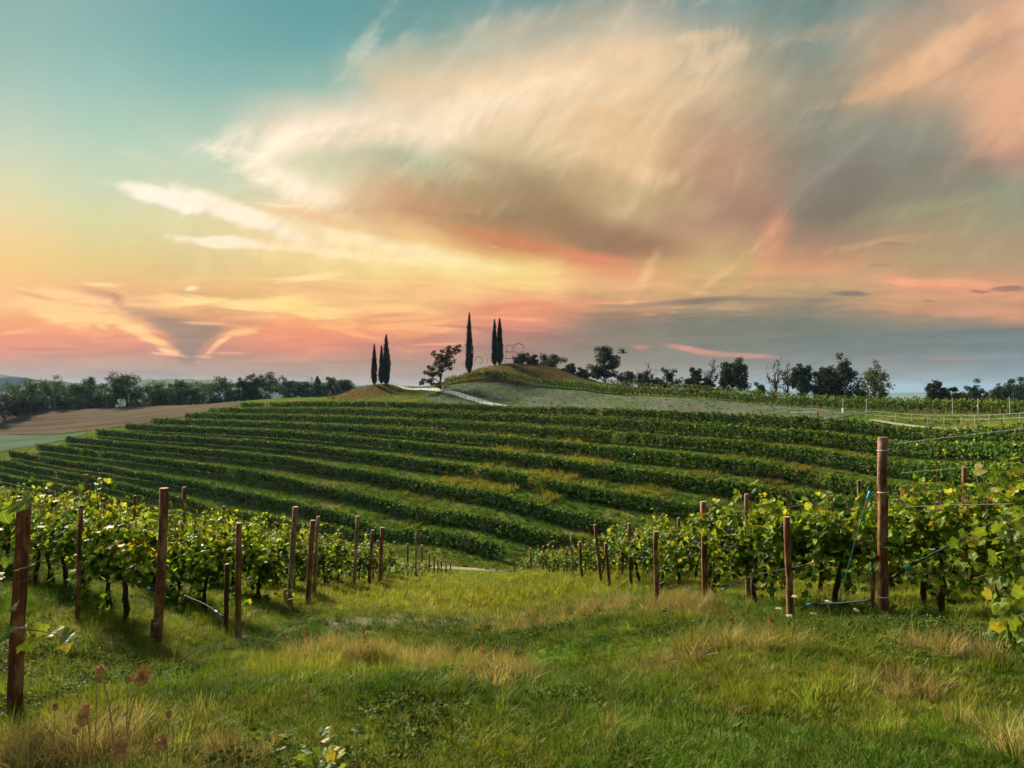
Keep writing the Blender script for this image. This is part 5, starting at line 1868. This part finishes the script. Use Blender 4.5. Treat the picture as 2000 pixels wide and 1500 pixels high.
# longer grass in strips: along the vine feet and the crest in front
x, y = turf_points(30000, 2.6, 30, .86, rg)
_, dry, yel = turf_colour(x, y, rg)
foot = np.exp(-((x + 4.9) / 1.0) ** 2) * smooth(4, 7, y) + np.exp(-((x - 3.6) / 1.0) ** 2) * smooth(7, 9, y) + smooth(-5.2, -6.5, x) * .5 + smooth(4.0, 5.2, x) * .5
wgt = .006 + .22 * foot * smooth(3, 7, y) + .30 * yel * smooth(3.2, 6, y) + .22 * dry
keep = rg.random(len(x)) < wgt * (.35 + 1.2 * fbm(x, y, 1.1, 3))
x, y = x[keep], y[keep]
col, dry, yel = turf_colour(x, y, rg)
scl = (.25 + .38 * rg.random(len(x))) * (1 + .25 * dry)
scatter('tall_grass', np.stack([x, y, H(x, y)], 1), scl, col * 1.05, TALL, 'long yellow green grass along the vine feet and the crest', 3, .2)
# straw coloured dead stalks along the crest band and in heaps
xs, ys = [], []
for (u, v, du, dv, n) in ((620, 1283, 28, 9, 60), (735, 1290, 36, 9, 60), (830, 1303, 40, 9, 50), (930, 1318, 40, 9, 40), (1000, 1328, 30, 9, 30), (1330, 1185, 34, 8, 120), (1120, 1203, 80, 8, 120), (1860, 1285, 36, 10, 26),
                          (1480, 1268, 60, 10, 30), (1760, 1348, 40, 10, 12), (1330, 1300, 60, 10, 16), (40, 1470, 60, 40, 30), (170, 1480, 80, 30, 24), (1985, 1470, 30, 40, 16), (1830, 1140, 60, 14, 40)):
    c = on_ground(u, v)
    e = on_ground(u, v + dv)
    ry = max(.12, abs(c[1] - e[1]))
    xs.append(c[0] + rg.normal(0, du / F * c[1], n))
    ys.append(c[1] + rg.normal(0, ry, n))
x, y = np.concatenate(xs), np.concatenate(ys)
scatter('dry_grass', np.stack([x, y, H(x, y)], 1), .30 + .48 * rg.random(len(x)), C_DRY * (1 + .25 * rg.standard_normal((len(x), 1))).clip(.5, 1.6), TALL,
        'straw coloured dead grass tufts on the crest and beside posts', 4, .35)
# low weeds
x, y = turf_points(16000, 2.5, 18, .86, rg)
keep = rg.random(len(x)) < smooth(.50, .72, fbm(x + 7, y + 3, .9, 3))
x, y = x[keep], y[keep]
scatter('clover', np.stack([x, y, H(x, y)], 1), .6 + .8 * rg.random(len(x)), (C_DEEP * np.array([1.7, 1.15, 1.3])) * (1 + .3 * rg.standard_normal((len(x), 1))).clip(.4, 2), WEED, 'low clover and broad leaved weeds in the turf', 5, .2)

# grass banks between the hill rows
n = 95000
ys = 62 * (186 / 62) ** rg.random(n)
xs = rg.uniform(-.86, .84, n) * ys
ends = np.array([px(r[-1][0], 0, r[-1][2])[:2] for r in ROWS])
top_y = np.interp(xs / ys, [-.86, -.40, -.05, .08, .22, .56, .75], [190, 182, 143, 128, 112, 84, 64])
lim = np.interp(xs / ys * F + 1000, ends[::-1, 0] / ends[::-1, 1] * F + 1000, ends[::-1, 1])
keep = (xs + ys > 64) & (ys < np.minimum(top_y, lim + 2)) & (rg.random(n) < .9)
x, y = xs[keep], ys[keep]
a = fbm(x, y, .08, 3)
b = fbm(x * .5 + 20, y + 5, .35, 3)
gold = .8 * smooth(.49, .63, fbm(x + 100, y * 1.4, .12, 3) + .3 * (b - .5)) * np.exp(-((x / y - .05) / .27) ** 2) * smooth(140, 110, y) * smooth(76, 82, y + .7 * x)
w = smooth(.40, .62, a)[:, None]
col = np.array([.052, .108, .014]) * (1 - w) + np.array([.110, .145, .024]) * w
col = col * (1 - gold[:, None]) + np.array([.27, .25, .026]) * gold[:, None]
red = np.exp(-(((x / y * F + 1000) - 1540) / 40) ** 2) * np.exp(-((y - 78.5) / 1.6) ** 2)
col = col * (1 - red[:, None]) + np.array([.30, .10, .03]) * red[:, None]
col = col * (1 + .25 * rg.standard_normal((len(x), 1))).clip(.5, 1.8)
scl = (.5 + .6 * rg.random(len(x))) * (.8 + 1.3 * gold + .9 * red + .3 * b)
scatter('bank_grass', np.stack([x, y, H(x, y)], 1), scl, col.clip(.01, .5), COARSE, 'rough grass with golden patches on the banks between the hill rows', 6)
# thin dry grass on the knoll, the mound and the fallow field
n = 42000
x = rg.uniform(-62, 75, n)
y = rg.uniform(60, 200, n)
u_ = x / y * F + 1000
keep = (y > np.interp(u_, [600, 835, 950, 1150, 1300, 1500, 1700, 2000, 2200], [172, 156, 146, 130, 117, 103, 91.5, 69, 56])) & (u_ > 640)
x, y = x[keep], y[keep]
kn = np.exp(-(((x - 1.5) / 20) ** 2 + ((y - 178) / 18) ** 2) ** 2) + np.exp(-(((x + 37) / 10) ** 2 + ((y - 184) / 11) ** 2) ** 2)
col = np.array([.070, .086, .046]) * (1 - np.clip(kn, 0, 1))[:, None] + np.array([.092, .072, .030]) * np.clip(kn, 0, 1)[:, None]
col = col * (1 + .35 * rg.standard_normal((len(x), 1))).clip(.4, 1.9) * (.7 + .6 * fbm(x, y, .15, 3))[:, None]
scatter('knoll_grass', np.stack([x, y, H(x, y) + .03], 1), .2 + .55 * rg.random(len(x)) ** 2 + .2 * (fbm(x, y, .3, 3) > .55), col, COARSE, 'thin dry grass on the knoll, the mound and the stony field', 7)

# ------------------------------------------------------------------ thistles, umbels and other single plants in front
M_STALK = simple_mat('dry_stalk', srgb(158, 126, 92), .85, .15, .3, 60)
M_HEAD = simple_mat('thistle_head', srgb(176, 140, 98), .9, .1, .35, 120, bump_s=.6)
M_WHITE = simple_mat('white_petals', srgb(222, 220, 200), .8, .1, .15, 60)
M_GSTALK = simple_mat('green_stalk', srgb(110, 126, 58), .8, .2, .25, 40)


def thistle_head(r, seed, open_=False):
    rng = np.random.default_rng(seed)
    r = r * 1.08
    g = Geo()
    n, m = 10, 7
    for i_ in range(1):
        s = np.linspace(0, 1, m)
        prof = r * (np.sin(np.pi * np.clip(s * .9 + .08, 0, 1)) ** .7) * (1.0 if not open_ else 1 + .35 * s)
        pts = np.stack([0 * s, 0 * s, (s - .2) * r * 2.3], 1)
        g.tube(pts, prof + .002, n)
    k = 150
    d = unit(rng.standard_normal((k, 3)) + [0, 0, .5])
    for v_ in d:
        a = v_ * r * .8 + [0, 0, r * .8]
        e = v_ * r * (1.55 if not open_ else 2.0) + [0, 0, r * (1.0 + (.5 if open_ else .2))]
        g.tube([a, e], [r * .07, .0006], 3, False)
    return g.mesh('head', [M_HEAD], True)


def thistle(stems, label, seed):
    """stems: lists of (u, v, y), head radius in metres or None"""
    rng = np.random.default_rng(seed)
    b = px(*stems[0][0][0])
    root = add('dried_thistle', None, None, b, label, 'thistle')
    for k, (pts, r, op) in enumerate(stems):
        P = np.array([px(*p) for p in pts]) - b
        d = np.linspace(0, 1, len(P))
        s = np.linspace(0, 1, 9)
        c = np.stack([np.interp(s, d, P[:, i_]) for i_ in range(3)], 1)
        for _ in range(2):
            c[1:-1] = (c[:-2] + 2 * c[1:-1] + c[2:]) / 4
        st = add('stem', Geo().tube(c, np.linspace(.0034, .0018, 9), 6).mesh('stem', [M_STALK], True), root)
        if r:
            dv = unit(c[-1] - c[-2])
            q_ = Vector(dv).to_track_quat('Z', 'Y').to_euler()
            add('head', thistle_head(r, seed * 10 + k, op), root, c[-1], rot=q_)
    return root


yT = 2.35
gb = (V0 - h1((235 - 1000) / F * yT, yT) / yT * F)
thistle([([(232, gb, yT), (225, 1480, yT), (218, 1390, yT), (205, 1345, yT), (198, 1316, yT)], .011, False),
         ([(236, gb, yT), (240, 1450, yT), (255, 1395, yT), (268, 1350, yT), (273, 1334, yT)], .017, True),
         ([(230, gb, yT - .2), (234, 1480, yT - .2)], .019, False),
         ([(240, gb, yT), (300, 1490, yT), (312, 1460, yT)], .016, False)], 'branching dried thistle with open frayed head in the bottom left corner', 5)
thistle([([(158, gb + 20, yT + .05), (160, 1490, yT + .05), (162, 1413, yT + .05)], .016, False),
         ([(160, gb + 20, yT + .1), (178, 1450, yT + .1), (169, 1392, yT + .1)], .012, False)], 'shorter dried thistle with two round heads, left of the branching one', 6)
for k_, (u, v) in enumerate(((190, 1330), (250, 1332), (147, 1432), (108, 1385), (330, 1400))):
    yy_ = 2.9
    x_ = (u - 1000) / F * yy_
    gz_ = h1(x_, yy_)
    vb_ = V0 - gz_ / yy_ * F
    thistle([([(u - 12, vb_, yy_), (u - 5, (v + vb_) / 2, yy_), (u, v, yy_)], .009, False)], '%s small single thistle bud among the dry stalks bottom left' % ['upper left', 'upper right', 'lower left', 'leftmost', 'rightmost'][k_], 20 + k_)


def umbel(u, v, y, label, seed, size=.035):
    rng = np.random.default_rng(seed)
    x_ = (u - 1000) / F * y
    b = np.array([x_ + rng.uniform(-.04, .04), y, h1(x_, y)])
    top = px(u, v, y) - b
    root = add('umbel_flower', None, None, b, label, 'flower', 'white umbel flowers')
    add('stem', Geo().tube([[0, 0, -.05], top * .5 + [.015, 0, 0], top], [.0045, .0035, .0025], 5).mesh('stem', [M_GSTALK], True), root)
    g, gs = Geo(), Geo()
    for k in range(16):
        a = rng.random() * 6.283
        r = size * math.sqrt(rng.random())
        e = top + [r * math.cos(a), r * math.sin(a), .03 - r * .25]
        gs.tube([top, e], [.0015, .001], 3, False)
        n_ = 12
        pos = e + rng.standard_normal((n_, 3)) * [.006, .006, .003]
        V, T = stamp(LEAFLET * [1.3, 1, 1], LEAFLETF, pos, frames(rng.standard_normal((n_, 3)) * .5 + [0, 0, 1], rng.standard_normal((n_, 3))), np.full(n_, .008))
        g.add(V, None, T)
    add('spokes', gs.mesh('spokes', [M_GSTALK]), root)
    add('petals', g.mesh('petals', [M_WHITE]), root)
    return root


for k_, (u, v, y, lab) in enumerate(((1551, 1168, 8.2, 'white umbel flower highest beside the right hand post'), (1521, 1192, 8.2, 'white umbel flower left of the right hand post'), (1617, 1178, 8.3, 'white umbel flower over the low hose'),
                                     (1588, 1203, 8.0, 'white umbel flower below the low hose joint'), (1541, 1206, 8.0, 'white umbel flower lowest before the right hand post'), (1672, 1195, 8.0, 'small white umbel flower left of the tallest right post'))):
    umbel(u, v, y, lab, 40 + k_)


def dock(u, v, y, hgt, label, seed, col):
    """dead seed stalk with rusty side clusters"""
    rng = np.random.default_rng(seed)
    x_ = (u - 1000) / F * y
    b = np.array([x_, y, h1(x_, y)])
    root = add('seed_stalk', None, None, b, label, 'weed', 'rusty seed stalks')
    s = np.linspace(0, 1, 8)
    ln = rng.uniform(-.12, .12, 2)
    P = np.stack([ln[0] * s ** 2, ln[1] * s, hgt * s], 1)
    add('stem', Geo().tube(P, np.linspace(.005, .002, 8), 4).mesh('stem', [M_STALK]), root)
    n = 90
    t_ = rng.uniform(.4, 1, n)
    pos = np.stack([np.interp(t_, s, P[:, k]) for k in range(3)], 1) + rng.standard_normal((n, 3)) * .018 * (1.3 - t_[:, None])
    V, T = stamp(LEAFLET, LEAFLETF, pos, frames(rng.standard_normal((n, 3)), rng.standard_normal((n, 3))), .018 * (.5 + rng.random(n)))
    add('seeds', make_mesh('seeds', V, T, [M_VINE], fcols=np.repeat(tints(rng, n, col, .3), 4, 0)), root)
    return root


for k_, (u, v, hg) in enumerate(((604, 1280, .34), (712, 1285, .30), (820, 1292, .30), (940, 1312, .26), (1495, 1258, .32), (1440, 1240, .2), (880, 1300, .22), (560, 1262, .22))):
    c = on_ground(u, v)
    dock(u, v, c[1], hg, 'rusty dead seed stalk, %s from the left along the front crest' % ONUM[[1, 2, 3, 5, 7, 6, 4, 0][k_]], 60 + k_, (.16, .07, .03))
# small bramble with yellow green leaves at the bottom edge
for k_, (u, v, y) in enumerate(((640, 1480, 3.7), (600, 1500, 3.6))):
    x_ = (u - 1000) / F * y
    b = np.array([x_, y, h1(x_, y)])
    root = add('bramble', None, None, b, ['small leafy bramble shoot at the bottom edge of the turf', 'second bramble shoot left of the first at the bottom edge'][k_], 'bramble')
    rng = np.random.default_rng(80 + k_)
    for c_ in range(4):
        a = rng.random() * 6.28
        s = np.linspace(0, 1, 6)
        P = np.stack([.22 * s * math.cos(a), .22 * s * math.sin(a), .20 * s - .06 * s * s], 1)
        add('stem', Geo().tube(P, .003, 4).mesh('stem', [M_STALK]), root)
        for l_ in range(7):
            p = P[rng.integers(1, 6)] + rng.standard_normal(3) * .03
            Rm = frames((rng.standard_normal(3) * .5 + [0, -.3, 1])[None], rng.standard_normal((1, 3)))[0] * rng.uniform(.04, .07)
            o = add('leaf', BIGLEAF_Y[0] if rng.random() < .08 else BIGLEAF[rng.integers(0, 5)], root)
            o.matrix_local = Matrix([list(Rm[r]) + [float(p[r])] for r in range(3)] + [[0, 0, 0, 1]])

# ------------------------------------------------------------------ road fence, sculpture frames, barrier
M_FENCE = simple_mat('fence_metal', srgb(70, 92, 84), .6, .4, .2, 20)
M_PALEFENCE = simple_mat('pale_fence_post', srgb(170, 168, 156), .7, .3, .2, 20)
M_RUST = simple_mat('rusty_steel', srgb(112, 76, 60), .7, .3, .25, 20)
M_WPAINT = simple_mat('white_paint', srgb(232, 232, 230), .5, .4, .05, 20)
M_RPAINT = simple_mat('red_paint', srgb(170, 40, 44), .5, .4, .1, 20)


def fence(name, path, spacing, h, mat, label, rails=2, r=.03):
    path = np.asarray(path, float)
    d = np.concatenate([[0], np.cumsum(np.linalg.norm(np.diff(path, axis=0), axis=1))])
    s = np.arange(0, d[-1], spacing)
    c = np.stack([np.interp(s, d, path[:, k]) for k in (0, 1)], 1)
    z = H(c[:, 0], c[:, 1])
    P = np.concatenate([c, z[:, None]], 1)
    root = add(name, None, None, P[0], label, 'fence')
    me = Geo().tube([[0, 0, -.2], [0, 0, h]], r, 5).mesh('post', [mat])
    for p in P:
        add('post', me, root, p - P[0])
    for k in range(rails):
        hh = h * (1 - .42 * k) - .03
        add('rail', Geo().tube(P - P[0] + [0, 0, hh], r * .55, 4, False).mesh('rail', [mat]), root)
    return root


fence('road_fence', [px(u, 0, y)[:2] for u, y in ((770, 183), (800, 176), (845, 165.5), (900, 154.5), (960, 145.5))], 1.6, 1.25, M_FENCE, 'dark railing along the white road below the knoll', 2, .035)
fence('road_fence', [px(u, 0, y)[:2] for u, y in ((1690, 92), (1780, 86.5), (1880, 80.5), (2060, 68))], 2.1, 1.15, M_PALEFENCE, 'pale post and rail fence along the road at the right edge', 2, .032)
# tall pale posts of the plateau rows
for k_, (u, y) in enumerate(((1646, 101), (1692, 99), (1860, 92), (1910, 89.5), (1972, 86))):
    x_ = (u - 1000) / F * y
    o = add('pale_stake', Geo().tube([[0, 0, -.2], [0, 0, 2.1]], .05, 6).mesh('pale_stake', [M_PALEFENCE]), None, (x_, y, h1(x_, y)), '%s of the tall pale stakes in front of the plateau row, from the left' % ONUM[k_], 'stake', 'pale stakes at the plateau row')
x_, y_ = px(1646, 0, 100)[:2]
add('marker_box', Geo().tube([[0, 0, -.1], [0, 0, .62], [0, 0, .66]], [.17, .17, .10], 4).mesh('marker_box', [M_WPAINT]), None, (x_, y_, h1(x_, y_)), 'small white utility marker below the leftmost pale stake', 'marker')
# white bar barrier with its red upright
ya = 93.5
pa, pb = px(1545, 806, ya), px(1597, 806, ya)
ga = h1(pa[0], ya)
bar = add('road_barrier', None, None, (pa[0], ya, ga), 'white lowered barrier pole with red upright on the farm road', 'barrier')
zb_ = pa[2] - ga
add('pole', Geo().tube([[0, 0, zb_], [pb[0] - pa[0], 0, zb_]], .09, 8).mesh('pole', [M_WPAINT]), bar)
add('upright', Geo().tube([[pb[0] - pa[0], 0, -.2], [pb[0] - pa[0], 0, zb_ + .25]], .11, 8).mesh('upright', [M_RPAINT]), bar)
add('rest', Geo().tube([[0, 0, -.2], [0, 0, zb_]], .06, 6).mesh('rest', [M_FENCE]), bar)
add('stay', Geo().tube([[1.2, 0, -.2], [1.2, 0, zb_ + .1]], .04, 6).mesh('stay', [M_FENCE]), bar)


def frame_sculpture(segs, y, label, r=.06):
    """open steel polygons: each polygon a part, photo pixels at forward distance y"""
    u0, v0 = segs[0][0]
    x_ = (u0 - 1000) / F * y
    b = np.array([x_, y, h1(x_, y) - .1])
    root = add('wire_sculpture', None, None, b, label, 'sculpture')
    for poly in segs:
        for dep in (0, 1.0):
            P = np.array([px(u, v, y) for u, v in poly]) - b
            P[:, 1] += dep
            add('frame', Geo().tube(P, r, 4, False).mesh('frame', [M_RUST]), root)
        g = Geo()
        for u, v in poly[:-1]:
            p = px(u, v, y) - b
            g.tube([p, p + [0, 1.0, 0]], r, 4, False)
        add('strut', g.mesh('strut', [M_RUST]), root)
    return root


def hexa(cu, cv, r, n=6, ph=0.5):
    return [(cu + r * math.cos(2 * math.pi * (k + ph) / n), cv + r * math.sin(2 * math.pi * (k + ph) / n)) for k in range(n + 1)]


frame_sculpture([[(987, 712), (987, 700), (1002, 700), (1002, 712)], [(988, 700), (988, 687), (1001, 687), (1001, 700), (988, 700)], [(989, 687), (989, 674), (1001, 674), (1001, 687), (989, 687)],
                 hexa(1013, 680, 10.5), [(1002, 712), (1008, 690), (1015, 712)]], 171, 'open rusty steel frames, stacked cubes and hexagon, right of the cypress pair')
frame_sculpture([[(924, 712), (930, 697), (940, 697), (944, 708), (937, 714)], hexa(935, 703, 7), [(950, 712), (953, 698), (961, 697), (962, 711)], [(902, 716), (906, 706), (913, 712)]], 172,
                'low open steel polygons between the lone cypress and the pair', .03)

# ------------------------------------------------------------------ far country and the air in between
M_WOOD = leaf_mat('far_wood', .1, .8, var=.35, scale=.02)
M_FAR = field_mat('far_hill', srgb(70, 88, 58), srgb(92, 100, 66), srgb(60, 78, 50), .003, .02)


def ridge(name, pts, depth, label, seed, canopy=8.0):
    """hill ridge: (u, v of its skyline, y)"""
    us = np.linspace(pts[0][0], pts[-1][0], 260)
    vs = np.interp(us, [p[0] for p in pts], [p[1] for p in pts])
    ys = np.interp(us, [p[0] for p in pts], [p[2] for p in pts])
    X, Z = (us - 1000) / F * ys, (V0 - vs) / F * ys
    rng = np.random.default_rng(seed)
    rows = []
    prof = [(-1.0, -1.0), (-.6, .45), (-.3, .8), (-.1, .95), (0, 1.0), (.3, .9), (1, -1)]
    for dd, hh in prof:
        zz = -48 + (Z + 48) * max(hh, 0) if hh > 0 else np.full_like(Z, -55.0)
        zz = zz + canopy * (fbm(us * .35 + dd * 40, us * 0 + dd * 9 + seed, 1.0, 3) - .5) * (hh > 0)
        rows.append(np.stack([X, ys + dd * depth, zz], 1))
    V = np.concatenate(rows)
    n = len(us)
    a, b = np.meshgrid(np.arange(len(prof) - 1), np.arange(n - 1), indexing='ij')
    Q = np.stack([a * n + b, a * n + b + 1, (a + 1) * n + b + 1, (a + 1) * n + b], -1).reshape(-1, 4)
    return add(name, make_mesh(name, V, Q, [M_FAR], smooth_=True), kind='structure', label=label)


ridge('hills', [(-500, 736, 2300), (-200, 730, 2300), (0, 733, 2200), (35, 737, 2200), (70, 746, 2300), (100, 742, 2300), (130, 748, 2300), (200, 752, 2400), (290, 742, 2400), (340, 741, 2400), (400, 742, 2400), (450, 747, 2400),
                (520, 750, 2500), (560, 744, 2500), (620, 746, 2600), (680, 752, 2700), (760, 753, 2800), (900, 757, 3000), (1100, 760, 3200)], 420, 'wooded blue hills on the left horizon', 5, 14)
ridge('hills', [(1300, 764, 5200), (1500, 762, 5200), (1600, 765, 5200), (1760, 768, 5000), (1900, 764, 5000), (2100, 758, 5000), (2400, 752, 5000)], 800, 'faint hills on the right horizon', 6, 14)


def far_wood(name, rows_, label, seed, base, h=11):
    """a far wood that reads as one mass: rows of (u0, u1, y, count)"""
    rng = np.random.default_rng(seed)
    P, S, Cc = [], [], []
    for (u0, u1, y, cnt) in rows_:
        for k in range(cnt):
            u = rng.uniform(u0, u1)
            yy_ = y * rng.uniform(.95, 1.05)
            x_ = (u - 1000) / F * yy_
            hh = h * rng.uniform(.7, 1.2)
            m = 90
            d = unit(rng.standard_normal((m, 3))) * rng.random((m, 1)) ** .4
            P.append(np.array([x_, yy_, 0]) + d * [hh * .42, hh * .42, hh * .45] + [0, 0, hh * .55])
            Cc.append(np.array(base) * rng.uniform(.7, 1.3))
    P = np.array(P)
    g = H(P[:, 0, 0], P[:, 0, 1])
    P[:, :, 2] += g[:, None]
    n = P.shape[0] * P.shape[1]
    pos = P.reshape(-1, 3)
    R = frames(rng.standard_normal((n, 3)) + [0, -.4, .5], rng.standard_normal((n, 3)))
    V, Q = stamp(QUAD, QUADF, pos, R, 1.5 * (.6 + .8 * rng.random(n)))
    col = np.repeat(np.array(Cc), P.shape[1], 0) * (1 + .2 * rng.standard_normal((n, 1)))
    return add(name, make_mesh(name, V, Q, [M_WOOD], fcols=col.clip(.005, .3)), kind='stuff', label=label)


far_wood('far_wood', [(-300, 690, 285, 80), (-300, 690, 310, 60)], 'olive wood filling in behind the left tree line', 9, (.04, .06, .016), 7.5)
far_wood('far_wood', [(-300, 760, 520, 70), (-300, 760, 800, 80), (0, 900, 1150, 80)], 'far wood beyond the left tree line', 3, (.035, .05, .016), 14)
far_wood('far_wood', [(1880, 2300, 330, 26), (1935, 2300, 300, 22)], 'blue green wood on the right skyline', 4, (.035, .055, .02), 15)
far_wood('far_wood', [(1150, 2300, 620, 60), (1100, 2300, 1100, 120)], 'dim lowland wood far below on the right', 6, (.03, .045, .016), 12)

hz, t, out = material('thin_evening_haze')
pv = t.node('ShaderNodeVolumePrincipled')
pv.inputs['Color'].default_value = (0.40, 0.64, 0.98, 1)
pv.inputs['Density'].default_value = 0.85e-4
pv.inputs['Anisotropy'].default_value = 0.0
t.l.new(pv.outputs[0], out.inputs['Volume'])
bx0, bx1 = np.array([-7200., -7200., -62.]), np.array([7200., 7200., 72.])
cv = np.array([[(bx0, bx1)[(k >> b) & 1][b] for b in range(3)] for k in range(8)])
cf = np.array([[0, 2, 3, 1], [4, 5, 7, 6], [0, 1, 5, 4], [2, 6, 7, 3], [0, 4, 6, 2], [1, 3, 7, 5]])
add('haze', make_mesh('haze', cv, cf, [hz]), kind='stuff', label='thin evening haze over the whole country')
